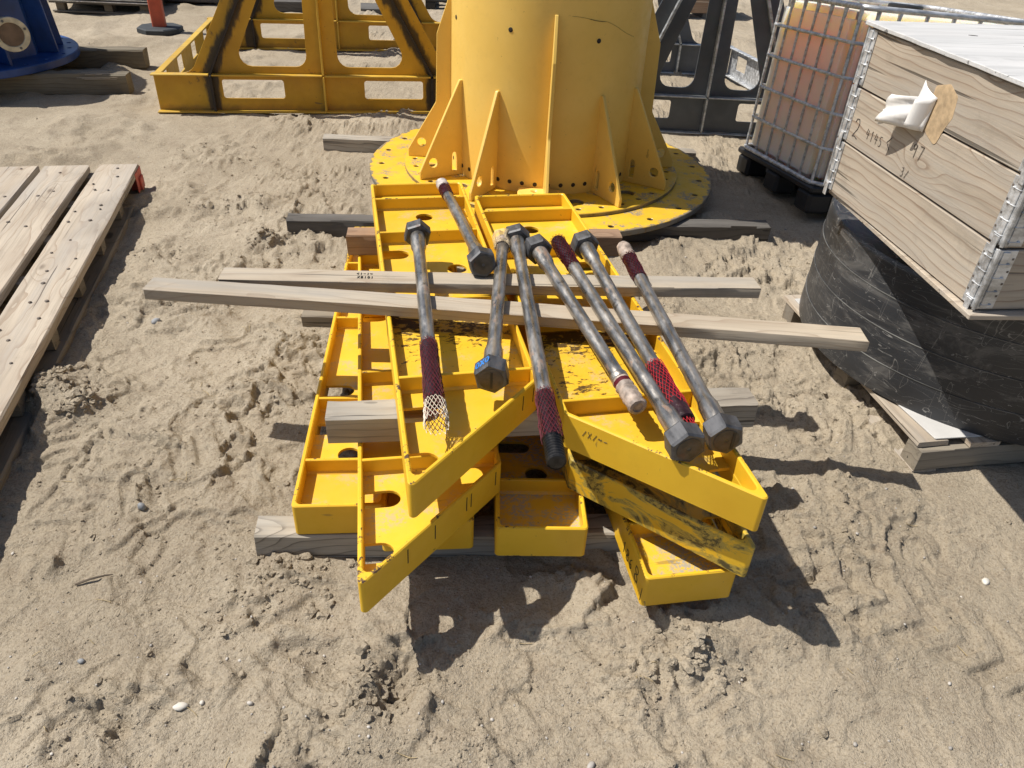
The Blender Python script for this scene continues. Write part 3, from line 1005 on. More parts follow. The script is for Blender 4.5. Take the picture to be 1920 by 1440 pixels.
G_R = 'steel rods lying across the planks'
def hexnut(mb, x0, x1, ac, face):
    """hexagonal nut along x; ac = across corners / 2; face adds the chamfered end"""
    n = 6
    vs = []; fs = []
    for (x, k) in ((x0, .90), (x0 + .007, 1), (x1 - .007, 1), (x1, .90)):
        for i in range(n):
            t = PI / 3 * i + .3
            vs.append((x, ac * k * math.cos(t), ac * k * math.sin(t)))
    for j in range(3):
        for i in range(n):
            fs.append((j * n + i, j * n + (i + 1) % n, (j + 1) * n + (i + 1) % n, (j + 1) * n + i))
    fs.append(tuple(range(n))[::-1]); fs.append(tuple(3 * n + i for i in range(n)))
    mb.raw(vs, fs)

def rod(A, B, label, nut, seed, tail):
    """A far end, B near end.  nut at 'far' or 'near'; tail(t, L) adds what wraps the other end.  Local x runs from nut to tail."""
    A = Vector(A); B = Vector(B)
    if nut == 'near':
        A, B = B, A
    d = B - A
    L = d.length
    t = link('steel_rod', None)
    t.location = A
    t.rotation_euler = d.to_track_quat('X', 'Z').to_euler()
    tag(t, label, 'steel rod', G_R)
    rg = random.Random(seed)
    r = .0225
    NL = .062
    prof = [(NL - .002, .0290), (NL + .012, .0295), (NL + .085, .0290), (NL + .10, .0255), (NL + .125, r)]
    x = NL + .16
    end = L - tail[1]
    while x < end - .03:
        prof.append((x, r + rg.uniform(-.0006, .0008)))
        if rg.random() < .25:
            prof += [(x + .006, r + .0007), (x + .018, r + .0007), (x + .026, r)]
        x += rg.uniform(.05, .11)
    prof += [(end - .004, r), (end, r - .003)]
    mb = MB(); mb.lathe(prof, 20)
    part('shaft', mb, M['steel'], t, 40)
    mb = MB(); hexnut(mb, 0, NL, .0535, True)
    n = part('hex_nut', mb, M['steel_dark'], t, 20)
    mb = MB(); mb.lathe([(-.0012, .036), (-.0018, .034), (-.0012, .006)], 20, cap=False)
    part('nut_face', mb, M['steel_face'], n, 40)
    tail[0](t, L, end, rg)
    return t

def tail_net(length, loose=.0, fringe=False, threads=False, bright=False, sag=None):
    def f(t, L, end, rg):
        mb = MB()
        pr = []
        x = end - .002
        rr = .0245
        stop = L - loose
        k = 0
        while x < stop - .004:
            pr += [(x, rr - .0015), (x + .0035, rr + .002), (x + .006, rr + .002), (x + .0095, rr - .0015)]
            x += .0105
        pr += [(stop - .003, rr), (stop, rr - .006)]
        mb.lathe(pr, 18)
        part('threaded_end', mb, M['thread' if threads else 'grease'], t, 30)
        n0 = end - .035
        n1 = L - (.085 if threads else 0) + (.0 if not loose else 0)
        mb = net_sleeve(n0, n1, .0262, .031 if not loose else .029, 15, seed=L * 1000 % 97, sag=sag, fray=.01 if fringe else 0)
        part('net_sleeve', mb, M['net_bright' if bright else 'net'], t, 0)
        # the dark film under the strands
        mb = MB(); mb.lathe([(n0 + .01, .0238), (n0 + .02, .0252), (min(n1, stop) - .02, .0275), (min(n1, stop) - .004, .0270)], 18, cap=False)
        part('net_film', mb, M['grease'], t, 50)
        if fringe:
            mb = net_sleeve(n1 - .085, n1 + .012, .030, .034, 17, seed=3, fray=.02)
            part('net_fringe', mb, M['net_pale'], t, 0)
    return (f, length)

def tail_tape(length, net=0.0, mat='tape', collar=True):
    def f(t, L, end, rg):
        pr = []
        x = end - .002
        while x < L - .004:
            pr.append((x, .0255 + rg.uniform(-.002, .0035)))
            x += .009
        pr += [(L - .002, .0245), (L, .016), (L - .004, .013)]
        mb = MB(); mb.lathe(pr, 18)
        # lumpy wrapping
        mb.v = [(p[0] + rg.uniform(-.001, .001), p[1] * (1 + rg.uniform(-.04, .05)), p[2] * (1 + rg.uniform(-.04, .05))) for p in mb.v]
        part('tape_wrap', mb, M[mat], t, 40)
        if net:
            mb = net_sleeve(end - .01 - net, end + .01, .0255, .027, 15, seed=int(L * 977) % 89)
            part('net_sleeve', mb, M['net'], t, 0)
            mb = MB(); mb.lathe([(end - .01 - net, .0232), (end - net, .0246), (end + .004, .0250), (end + .012, .0236)], 18, cap=False)
            part('net_film', mb, M['grease'], t, 50)
        elif collar:
            mb = MB(); mb.lathe([(end - .030, .0228), (end - .028, .0268), (end - .010, .0268), (end - .006, .0235)], 20, cap=False)
            part('collar', mb, M['steel'], t, 40)
            mb = MB(); mb.lathe([(end - .006, .0246), (end + .004, .0262), (end + .016, .0262), (end + .022, .025)], 18, cap=False)
            part('red_band', mb, M['net'], t, 40)
    return (f, length)

rod((-.405, 2.762, .634), (-.195, 1.585, .612), 'steel rod with upper hex nut and a red net ending in a white fringe', 'far', 1, tail_net(.355, .09, fringe=True))
rod((-.380, 3.417, .585), (-.126, 2.456, .652), 'short steel rod lying apart at the back, white taped end by the tower flange', 'near', 2, tail_tape(.085, .10, 'tape_white'))
rod((-.066, 2.721, .632), (-.060, 1.789, .618), 'steel rod with blue marks on its big near nut', 'near', 3, tail_tape(.06, 0, 'tape', False))
rod((-.018, 2.774, .634), (.123, 1.448, .612), 'longest steel rod, bare black thread sticking out of its red net', 'far', 4, tail_net(.26, 0, threads=True))
rod((.058, 2.684, .634), (.355, 1.700, .612), 'steel rod with a fat brown taped end and steel collar over the tray', 'far', 5, tail_tape(.125, 0, 'tape', True))
rod((.145, 2.735, .634), (.471, 1.537, .608), 'steel rod with a frayed dark red net at its far end', 'near', 6, tail_net(.19, 0))
rod((.243, 2.748, .634), (.495, 1.579, .612), 'steel rod with far hex nut and torn bright red net drooping between two nuts', 'far', 7, tail_net(.31, .07, bright=True, sag=(.55, .0, -.012, .35)))
rod((.399, 2.720, .634), (.578, 1.582, .608), 'thick necked steel rod, outermost, taped tip beyond the plank and rusty nut over the tray', 'near', 8, tail_tape(.10, .15, 'tape'))
rods = [o for o in COL.objects if o.name.startswith('steel_rod')]
b3 = rods[2]
# blue paint on the near nut of one rod, marker bar on two others
nut3 = [c for c in b3.children if c.name.startswith('hex_nut')][0]
def nut_mark(rod_o, ang, text, mat, h, w, name='paint_mark'):
    n_ = [c for c in rod_o.children if c.name.startswith('hex_nut')][0]
    ap = .0535 * math.cos(PI / 6)
    a = ang
    nrm = Vector((0, math.cos(a), math.sin(a)))
    right = Vector((0, -math.sin(a), math.cos(a)))
    up = Vector((1, 0, 0))
    r_ = up.cross(nrm)
    write(name, text, nrm * ap + Vector((.018, 0, 0)) - r_ * .022, r_, up, h, n_, mat, w, .7, .0010)
nut_mark(b3, .3 + PI / 6, '0x0', M['blue_ink'], .026, .0048)
n8 = [c for c in rods[7].children if c.name.startswith('hex_nut')][0]
mb = MB(); mb.box(-.0030, -.0019, -.022, -.014, -.030, .030)
part('marker_bar', mb, M['ink'], n8, 0)
n3 = nut3
mb = MB(); mb.box(-.0030, -.0019, -.004, .003, -.030, .026)
part('marker_bar', mb, M['ink'], n3, 0)
# crumpled clear wrapping round the hidden end of that rod
rgp = random.Random(4)
mb = MB()
pr = [(x_, .030 + rgp.uniform(-.004, .012)) for x_ in np.linspace(.86, .95, 9)]
mb.lathe(pr, 16, cap=False)
mb.v = [(p[0] + rgp.uniform(-.006, .006), p[1] * (1 + rgp.uniform(-.2, .25)), p[2] * (1 + rgp.uniform(-.2, .25))) for p in mb.v]
t_ = NT('clear_wrap'); t_.fin((.85, .70, .45), .2, 0, **{'Transmission Weight': .55, 'IOR': 1.2, 'Alpha': .7})
part('plastic_wrap', mb, t_.m, b3, 25)

# ------------------------------------------------------------------ yellow tower section
TC = (.11, 5.08)
tw = thing('tower_section', 'tall yellow steel tower section with triangular gussets on a round bolted flange', 'tower section', (*TC, 0))
mb = MB()
holes = [circle(1.065 * math.cos(a), 1.065 * math.sin(a), .019, 10) for a in [2 * PI * (k + .5) / 24 for k in range(24)]]
mb.prism([circle(0, 0, 1.145, 96)] + holes + [circle(0, 0, .48, 32)], .100, .134, .003, .003)
part('flange', mb, M['flange'], tw, 40)
mb = MB()
holes = [circle(.845 * math.cos(a), .845 * math.sin(a), .017, 10) for a in [2 * PI * (k + .25) / 36 + R(3) for k in range(36)] if min(abs((math.degrees(a) - 2) % 30 - 0), abs((math.degrees(a) - 2) % 30 - 30)) > 3]
holes += [circle(.735 * math.cos(a), .735 * math.sin(a), .048, 16) for a in [R(15 + 2 + 30 * k) for k in range(12)]]
mb.prism([circle(0, 0, .915, 96)] + holes + [circle(0, 0, .48, 32)], .1345, .158, .004)
part('pad_ring', mb, M['flange'], tw, 40)
mb = MB()
HT = 3.02
# shell with a row of bolt holes near its foot
prof_o = [(.1585, .606), (1.4, .602), (HT, .598)]
vs = []; fs = []; n = 96
mb.lathe([(.1585, .606), (.8, .604), (1.6, .601), (HT, .598), (HT, .575), (1.6, .578), (.1585, .580)], n, 'Z', False)
part('shell', mb, M['tower'], tw, 40)
mb = MB()
mb.prism([circle(0, 0, .66, 64), circle(0, 0, .50, 40)], HT, HT + .03, .003, .003)
part('top_flange', mb, M['tower'], tw, 40)
# shell bolt holes (blind, dark) as recessed cups
mb = MB()
for k in range(48):
    a = R(3.75 + 7.5 * k)
    mb.M = Matrix.Rotation(a, 4, 'Z') @ Matrix.Translation((.6055, 0, .215))
    mb.lathe([(.0005, .0135), (.0012, .0125), (.0006, .0005)], 10, 'X', False)
for (a, z_) in ((-112, 1.065), (-64, 1.03), (-157, 1.06)):
    mb.M = Matrix.Rotation(R(a), 4, 'Z') @ Matrix.Translation((.6037, 0, z_))
    mb.lathe([(.0005, .0135), (.0012, .0125), (.0006, .0005)], 10, 'X', False)
mb.M = Matrix.Identity(4)
part('bolt_hole', mb, M['grime'], tw, 40)['kind'] = 'stuff'
# gussets
def gusset(h, deg, width=.295):
    o = [(.598, .1585), (.598 + width, .1585), (.598 + width, .1585 + .05), (.622, h), (.598, h)]
    if h > 1:
        o = [(.598, .1585), (.598 + width, .1585), (.598 + width, .1585 + .05), (.705, .52), (.695, h - .20), (.612, h + .03), (.598, h + .03)]
    inn = [circle(.598 + .205, .255, .030, 14)]
    if h < 1:
        sl = [(.640, .19), (.672, .19), (.672, .28)]
        for k in range(7):
            t = PI * k / 6
            sl.append((.656 + .016 * math.cos(t), .285 + .022 * math.sin(t)))
        inn.append(sl)
    mb = MB()
    mb.M = Matrix.Rotation(R(deg), 4, 'Z') @ Matrix(((1, 0, 0, 0), (0, 0, -1, 0), (0, 1, 0, 0), (0, 0, 0, 1)))
    mb.prism([rounded(o, [0, .006, .01, .01, 0] if h < 1 else [0, .006, .01, .05, .03, .006, 0], 3)] + inn, -.010, .010, .003, .003)
    part('gusset', mb, M['tower'], tw, 40)
for k in range(12):
    deg = -88 + 30 * k
    gusset(1.13 if k % 3 == 0 else .735, deg)
mb = MB()
mb.M = Matrix.Rotation(R(-91), 4, 'Z')
lug = [(.62, -.13), (.70, -.13)] + [(.70 + .09 * math.cos(t), .13 * math.sin(t)) for t in [R(-80 + 16 * k) for k in range(11)]] + [(.70, .13), (.62, .13)]
mb.prism([lug, circle(.675, -.03, .016, 10)], .1585, .200, .008)
part('lug', mb, M['tower'], tw, 40)
# long dark scratch on the shell
mb = MB()
P = []
for k in range(16):
    a = R(-80 + 42 * k / 15); z_ = 1.155 - .004 * k + .003 * math.sin(k * .9) - .075 * max(0, (k - 7) / 9)
    P.append((.6045 * math.cos(a), .6045 * math.sin(a), z_))
mb.tube(P, [.0018 if 3 < k < 7 else .0007 for k in range(16)], 4)
part('scratch', mb, M['grime'], tw, 0)

# ------------------------------------------------------------------ trestles
def trestle(name, label, loc, deg, half, legdx, mats, back, grime=True):
    web, edge = mats
    t = thing(name, label, 'trestle', loc, R(deg))
    c = half
    TH = .30; HT_ = 1.45
    slope = legdx                                     # lean of the legs, metres inward per metre up
    f0 = c - (.885 if half > 1.3 else .62)            # foot of the left leg flange along x at z=TH
    def outline():
        hw = .125
        x_ = lambda z: f0 + (z - TH) * slope
        top = HT_
        L = [(0, .0), (2 * c, .0), (2 * c, TH), (2 * c - (x_(TH) - hw - .02), TH)]
        R_ = [(2 * c - x_(top) + hw * .9, top), (x_(top) - hw * .9, top)]
        return L + R_ + [(x_(TH) - hw - .02, TH), (0, TH)]
    def frame(M4, tag_):
        x_ = lambda z: f0 + (z - TH) * slope
        hw = .115
        pw = .125
        zt = 1.28
        z0 = TH + .055
        holes = []
        for sgn in (1, -1):
            X = (lambda u: u) if sgn == 1 else (lambda u: 2 * c - u)
            op = [(X(x_(z0) + hw + .04), z0), (X(c - pw), z0), (X(c - pw + .02), zt)]
            if x_(zt) + hw < c - pw - .02:
                op.append((X(x_(zt) + hw), zt))
            holes.append(rounded(op, [.09, .09] + [.03] * (len(op) - 2), 5))
            holes.append(rounded([(X(f0 + .075), .105), (X(min(f0 + .56, c - .28)), .105), (X(min(f0 + .56, c - .28)), .25), (X(f0 + .075), .25)], .02, 3))
        o = rounded(outline(), [0, 0, 0, .12, .02, .02, .12, 0], 5)
        mb = MB(); mb.M = M4 @ Matrix(((1, 0, 0, 0), (0, 0, -1, 0), (0, 1, 0, 0), (0, 0, 0, 1)))
        mb.prism([o] + holes, -.006, .006, .0015, .0015)
        part('side_plate', mb, web, t, 40)
        for (z_, nm) in ((.0, 'bottom_flange'), (TH, 'top_flange')):
            if nm == 'top_flange':
                segs = [(-.01, f0 - .012), (f0 + .012, c - .009), (c + .009, 2 * c - f0 - .012), (2 * c - f0 + .012, 2 * c + .01)]
            else:
                segs = [(-.01, 2 * c + .01)]
            for (a, b) in segs:
                mb = MB(); mb.M = M4
                mb.box(a, b, -.065, -.0065, z_ - .012 if nm == 'top_flange' else z_, z_ if nm == 'top_flange' else z_ + .012, .003)
                part(nm, mb, edge, t, 30)
        mb = MB(); mb.M = M4
        mb.box(c - .008, c + .008, -.066, -.0065, .013, TH - .014, .003)
        mb.box(c - .008, c + .008, -.066, -.0065, TH + .001, HT_ - .01, .003)
        part('post_flange', mb, edge, t, 30)
        for sgn in (1, -1):
            mb = MB()
            a = Vector((f0, 0, .013)); b = Vector((f0, 0, TH - .013)); e = Vector((f0 + (HT_ - .1 - TH) * slope, 0, HT_ - .1))
            if sgn == -1:
                for q in (a, b, e): q.x = 2 * c - q.x
            for (p, q) in ((a, b), (Vector((b.x, 0, TH)), e)):
                d = (q - p).normalized(); s_ = Vector((d.z, 0, -d.x)) * .009
                vs = []
                for yy in (-.064, -.0065):
                    for k in (p - s_, p + s_, q + s_, q - s_):
                        vs.append((k.x, yy, k.z))
                mb.M = M4
                mb.raw(vs, [(0, 1, 2, 3), (7, 6, 5, 4), (0, 4, 5, 1), (1, 5, 6, 2), (2, 6, 7, 3), (3, 7, 4, 0)])
            part('leg_flange', mb, M['grime'] if grime else edge, t, 0)
    frame(Matrix.Identity(4), 'near')
    frame(Matrix.Translation((back[0], back[1], 0)), 'far')
    # side beams joining the two frames
    for X0 in (0.0, 2 * c):
        ax = Vector((back[0], back[1], 0)); L = ax.length - .03
        M4 = Matrix.Translation((X0, .012, 0)) @ rot2(math.atan2(ax.y, ax.x))
        holes = []
        for k in range(4):
            m = L * (k + .5) / 4
            holes.append(rounded([(m - .11, .10), (m + .11, .10), (m + .11, .235), (m - .11, .235)], .015, 2))
        mb = MB(); mb.M = M4 @ Matrix(((1, 0, 0, 0), (0, 0, -1, 0), (0, 1, 0, 0), (0, 0, 0, 1)))
        mb.prism([[(0, .013), (L, .013), (L, TH - .013), (0, TH - .013)]] + holes, -.006, .006, .001, .001)
        part('side_beam', mb, M['galv'] if not grime else edge, t, 30)  # grey trestle: pale galvanised tone, the beam's sunlit look put into the colour
        mb = MB(); mb.M = M4
        sd = 1 if X0 == 0.0 else -1
        mb.box(0, L, min(-.0065 * 1, sd * .0) - .055 if sd == 1 else .0065, -.0065 if sd == 1 else .055 + .0065, TH - .0135, TH - .0015, .003)
        mb.box(0, L, -.055 if sd == 1 else .0065, -.0065 if sd == 1 else .055, .0135, .0255, .003)
        part('beam_flange', mb, M['galv'] if not grime else edge, t, 30)
    return t

trestle('yellow_trestle', 'worn yellow steel trestle with raking black greased legs and cut out base beams', (-2.99, 6.26, .004), 10.5, 1.325, .545,
        (M['trestle'], M['trestle_edge']), (0.03, 2.40))
trestle('grey_trestle', 'dark grey steel trestle with pale edges behind the tower section', (1.46 - 1.17, 6.47, .004), 1.4, 1.17, .40,
        (M['grey_paint'], M['grey_edge']), (-.46, 2.15), False)

# ------------------------------------------------------------------ liquid tote
tote = thing('liquid_tote', 'caged liquid tote with orange brown contents on a black pallet', 'liquid tote', (1.812, 4.652, .086))
def rxyz(h, tx, ty):
    return (Matrix.Rotation(R(h), 4, 'Z') @ Matrix.Rotation(R(ty), 4, 'Y') @ Matrix.Rotation(R(tx), 4, 'X')).to_euler()
tote.rotation_euler = rxyz(13.05, -3.77, 3.5)
IW, ID, IZ0, IZ1 = 1.2, 1.0, .15, 1.16
bm = bmesh.new()
bmesh.ops.create_cube(bm, size=1)
for q in bm.verts:
    q.co = Vector((IW / 2 + q.co.x * (IW - .026), ID / 2 + q.co.y * (ID - .026), (IZ0 + 1.13) / 2 + q.co.z * (1.13 - IZ0)))
bmesh.ops.bevel(bm, geom=[e for e in bm.edges if abs((e.verts[0].co - e.verts[1].co).z) > .5], offset=.075, segments=6, affect='EDGES')
bmesh.ops.bevel(bm, geom=[e for e in bm.edges if len(e.link_faces) == 2 and e.calc_face_angle(0) > .8], offset=.04, segments=4, affect='EDGES')
me = bpy.data.meshes.new('bottle'); bm.to_mesh(me); bm.free()
me.materials.append(M['tote'])
me.polygons.foreach_set('use_smooth', [True] * len(me.polygons)); me.set_sharp_from_angle(angle=R(40))
link('bottle', me, tote)
mb = MB(); mb.M = Matrix.Translation((.62, .5, 1.125))
mb.lathe([(0, .115), (.02, .115), (.022, .105), (.05, .105), (.055, .095), (.056, .01)], 24, 'Z', False)
part('filler_cap', mb, M['black'], tote, 40)
def ring_path(z_, off=0.0, r=.085, seg=5):
    return [(p[0], p[1], z_) for p in rounded([(off, off), (IW - off, off), (IW - off, ID - off), (off, ID - off)], r, seg)]
for z_ in (.375, .580, .785, .975):
    mb = MB(); mb.tube(ring_path(z_, .0), .0105, 6, closed=True)
    part('cage_ring', mb, M['galv'], tote, 60)
mb = MB(); mb.tube(ring_path(IZ1, .008), .016, 8, closed=True)
part('top_rail', mb, M['galv'], tote, 60)
mb = MB(); mb.tube(ring_path(IZ0 + .012, .0), .015, 8, closed=True)
part('bottom_rail', mb, M['galv'], tote, 60)
ups = []
for k in range(7):
    v_ = .05 + (ID - .10) * k / 6
    ups += [((.012, v_), (1, 0)), ((IW - .012, v_), (-1, 0))]
for u_ in (.10, .24, .42, .60, .78, .96, 1.10):
    ups += [((u_, .012), (0, 1)), ((u_, ID - .012), (0, -1))]
for (p, nn) in ups:
    mb = MB()
    P = [(p[0], p[1], IZ0 + .015), (p[0], p[1], 1.02), (p[0], p[1], 1.08), (p[0] + nn[0] * .0, p[1], 1.12), (p[0], p[1], IZ1 - .006)]
    mb.tube(P, [.0105, .0105, .0105, .012, .015], 6)
    part('cage_bar', mb, M['galv'], tote, 60)
# black moulded pallet
mb = MB(); mb.box(-.015, IW + .015, -.015, ID + .015, .105, .148, .012)
part('pallet_deck', mb, M['black'], tote, 30)
for fx in (0, .5, 1):
    for fy in (0, .5, 1):
        mb = MB()
        cx = .08 + fx * (IW - .16); cy = .08 + fy * (ID - .16)
        mb.box(cx - .085, cx + .085, cy - .085, cy + .085, -.03, .106, .02)
        part('pallet_foot', mb, M['black'], tote, 30)
for fy in (0, .5, 1):
    mb = MB(); cy = .08 + fy * (ID - .16)
    mb.box(.16, IW - .16, cy - .05, cy + .05, -.025, .0, .006)
    part('pallet_runner', mb, M['black'], tote, 30)

# ------------------------------------------------------------------ tub on its pallet
PC = (1.541, 2.221)
pal = thing('wooden_pallet', 'broken edged wooden pallet with a pale sheet, carrying the black tub', 'pallet', (*PC, 0), R(10.5))
# local x along the near edge, y away
for k, y0 in enumerate((0.0, .53, 1.06)):
    o = link('stringer', board_mb(1.12, .09, .095, .004, .002, 8, seed=20 + k, worn=.003).mesh('stringer', M['w_dull'], 30), pal)
    o.location = (0, y0 + .045, .006)
for k, x0 in enumerate((.0, .51, 1.02)):
    o = link('bottom_board', board_mb(1.15, .10, .018, .002, .001, 6, seed=30 + k).mesh('bottom_board', M['w_pallet'], 30), pal)
    o.location = (x0 + .05, 0, -.012); o.rotation_euler = (0, 0, PI / 2)
for k, x0 in enumerate((.0, .20, .40, .60, .80, 1.0)):
    o = link('deck_board', board_mb(1.15, .125, .022, .002, .0015, 10, seed=40 + k, worn=.004).mesh('deck_board', M['w_pallet'], 30), pal)
    o.location = (x0 + .0625, 0 if k else .03, .102); o.rotation_euler = (0, 0, PI / 2)
mb = MB(); mb.prism([rounded([(.07, .035), (1.1, .03), (1.1, 1.12), (.03, 1.13), (.02, .6)], .004, 1)], .1255, .1305, .001)
part('cover_sheet', mb, M['sheet'], pal, 30)
TUBC = (2.12, 3.02)
tub = thing('plastic_tub', 'large scuffed black round plastic tub upside down on the pallet', 'tub', (*TUBC, .131))
r0 = .788
prof = [(0, r0 - .03), (.0, r0 + .004), (.012, r0 + .006)]
for i_, zg in enumerate((.13, .265, .40)):
    rr = r0 + .005 - .0022 * i_
    prof += [(zg - .004, rr), (zg - .001, rr - .0006), (zg, rr - .0022), (zg + .006, rr - .0022)]
prof += [(.508, r0 - .0016), (.524, r0 - .004), (.532, r0 - .010), (.535, r0 - .04), (.535, .01)]
mb = MB(); mb.lathe(prof, 96, 'Z', False)
part('tub_wall', mb, M['tub'], tub, 35)
M['seam'] = plain('scuffed_seam', (.12, .118, .11), .6, 0, .8, 3)
for i_, zg in enumerate((.13, .265, .40)):
    rr = r0 + .005 - .0022 * i_
    mb = MB(); mb.lathe([(zg - .0045, rr + .0002), (zg - .003, rr + .0014), (zg - .0008, rr + .0012), (zg, rr - .001)], 96, 'Z', False)
    part('seam', mb, M['seam'], tub, 40)

# ------------------------------------------------------------------ crate
CR = thing('wooden_crate', 'tall wooden crate of stacked board collars with galvanised hinges and a torn white pouch', 'crate', (1.368, 2.032, .80), R(7.6))
CL, CW, CH = 1.02, 1.10, .201      # left side runs along local y, near side along local x
BT = .02
for lev in range(3):
    z0 = .002 + lev * CH
    for nm, L, loc, rz in (('left', CL - .006, (BT / 2, .003, z0), PI / 2), ('near', CW - 2 * BT - .004, (BT + .002, BT / 2, z0), 0),
                           ('right', CL - .006, (CW - BT / 2, .003, z0), PI / 2), ('far', CW - 2 * BT - .004, (BT + .002, CL - BT / 2, z0), 0)):
        o = link('crate_board', board_mb(L, BT, CH - .006, .003, .0006, 10, seed=50 + lev * 4 + len(nm)).mesh('crate_board', M['w_crate'], 30), CR)
        o.location = loc; o.rotation_euler = (0, 0, rz)
    # corner hinges: pressed wings on both faces, ridges, rivets and the pin
    for (cx, cy, fx, fy) in ((0, 0, 1, 1), (0, CL, 1, -1), (CW, 0, -1, 1), (CW, CL, -1, -1)):
        mb = MB(); mb.M = Matrix.Translation((cx, cy, z0)) @ Matrix.Diagonal((fx, fy, 1, 1))
        zt = CH + .008 if lev else CH - .006
        zb = .012 if lev else -.02
        mb.box(-.0035, -.0005, .004, .058, .006, CH - .006, .001)
        mb.box(.004, .058, -.0035, -.0005, .006, CH - .006, .001)
        mb.box(-.0075, -.0036, .012, .034, .010, CH - .010, .002)
        mb.box(.012, .034, -.0075, -.0036, .010, CH - .010, .002)
        for k in range(4):
            zz = .030 + k * .044
            mb.box(-.0088, -.0004, .010, .046, zz, zz + .005, .002)
            mb.box(.010, .046, -.0088, -.0004, zz - .012, zz - .007, .002)
        mb.tube([(-.002, -.002, .004), (-.002, -.002, CH - .004)], .0055, 8)
        # tongue that laps the collar below
        mb.box(-.0105, -.0076, .012, .036, -.022, .030, .003)
        h_ = part('hinge', mb, M['galv'], CR, 30)
        mb = MB(); mb.M = Matrix.Translation((cx, cy, z0)) @ Matrix.Diagonal((fx, fy, 1, 1))
        for k in range(4):
            zz = .045 + k * .040
            mb.box(-.0046, -.0036, .048, .054, zz, zz + .006)
            mb.box(.048, .054, -.0046, -.0036, zz, zz + .006)
        part('rivet', mb, M['nail'], h_, 0)['kind'] = 'stuff'
# lid: grey ply, edge a little ragged
rgc = random.Random(9)
lid = []
corners = [(-.018, -.02), (CW + .02, -.02), (CW + .02, CL + .025), (-.012, CL + .025)]
for k in range(4):
    a = Vector(corners[k]); b = Vector(corners[(k + 1) % 4])
    for i in range(14):
        p = a.lerp(b, i / 14)
        j = 0 if i == 0 else rgc.uniform(-.003, .003)
        lid.append((p.x + j, p.y + j))
mb = MB(); mb.prism([lid], 3 * CH + .003, 3 * CH + .017, .002, .002)
part('lid', mb, M['lid'], CR, 30)
for k, (lx, ly, la, ll) in enumerate(((.34, .62, -.5, .05), (.47, .52, -.45, .045), (.55, .49, -.4, .03), (.25, .8, -.4, .03))):
    mb = MB(); mb.M = Matrix.Translation((lx, ly, 3 * CH + .0172)) @ rot2(la)
    mb.raw([(-ll / 2, 0, 0), (-ll * .1, -.0035, 0), (ll / 2, 0, 0), (ll * .1, .0045, 0), (-ll / 2, 0, .0015), (-ll * .1, -.0035, .0015), (ll / 2, 0, .0015), (ll * .1, .0045, .0015)],
           [(4, 5, 6, 7), (0, 1, 5, 4), (1, 2, 6, 5), (2, 3, 7, 6), (3, 0, 4, 7)])
    part('gouge', mb, M['w_dark'], CR, 0)
# skid under the collars
mb = MB(); mb.M = rot2(R(-2.2)); mb.box(-.022, CW, -.025, CL - .01, -.0185, -.0025, .002)
part('base_sheet', mb, M['w_pallet'], CR, 30)
for k in range(3):
    o = link('skid', board_mb(.70, .09, .108, .003, .001, 6, seed=70 + k).mesh('skid', M['w_dull'], 30), CR)
    o.location = (.36, .30 + k * .28, -.128)
# writing on the left face: local face x=0, right-hand direction seen from outside = -y
write('handwriting', '2', (-.001, .935, .235), (0, -1, 0), (0, 0, 1), .068, CR, M['pencil'], .0026)
write('handwriting', '4145', (-.001, .84, .255), (0, -1, 0), (0, 0, 1), .036, CR, M['pencil'], .0014, .85)
write('handwriting', '97', (-.001, .545, .288), (0, -1, 0), (0, 0, 1), .046, CR, M['pencil'], .0019, .8)
write('handwriting', '3/', (-.001, .565, .213), (0, -1, 0), (0, 0, 1), .030, CR, M['pencil'], .0015)
write('handwriting', '<', (-.001, .70, .26), (0, -1, 0), (0, 0, 1), .05, CR, M['pencil'], .002)
# card stain left where the pouch tore away
mb = MB()
card = rounded([(.0, .01), (.03, -.012), (.075, -.03), (.088, .02), (.105, .06), (.098, .115), (.055, .138), (.0, .12)], .012, 3)
card = [(p[0] * 1.25, p[1] * 1.1) for p in card]
mb.M = Matrix.Translation((-.0002, .535, .385)) @ Matrix(((0, 0, -1, 0), (-1, 0, 0, 0), (0, 1, 0, 0), (0, 0, 0, 1)))
mb.prism([card], 0, .0012)
part('card_patch', mb, M['glue'], CR, 0)
# the pouch: bent open sheets standing off the boards
mb = MB()
def sheet(pts, nu=8, nv=6, bend=None):
    (a, b, c, d) = [Vector(p) for p in pts]
    vs = []; fs = []
    for i in range(nu + 1):
        for j in range(nv + 1):
            u_, v_ = i / nu, j / nv
            p = (a * (1 - u_) + b * u_) * (1 - v_) + (d * (1 - u_) + c * u_) * v_
            k = bend(u_, v_) if bend else 0
            vs.append((p.x - k, p.y, p.z))
    o_ = nv + 1
    for i in range(nu):
        for j in range(nv):
            fs.append((i * o_ + j, (i + 1) * o_ + j, (i + 1) * o_ + j + 1, i * o_ + j + 1))
    mb.raw(vs, fs)
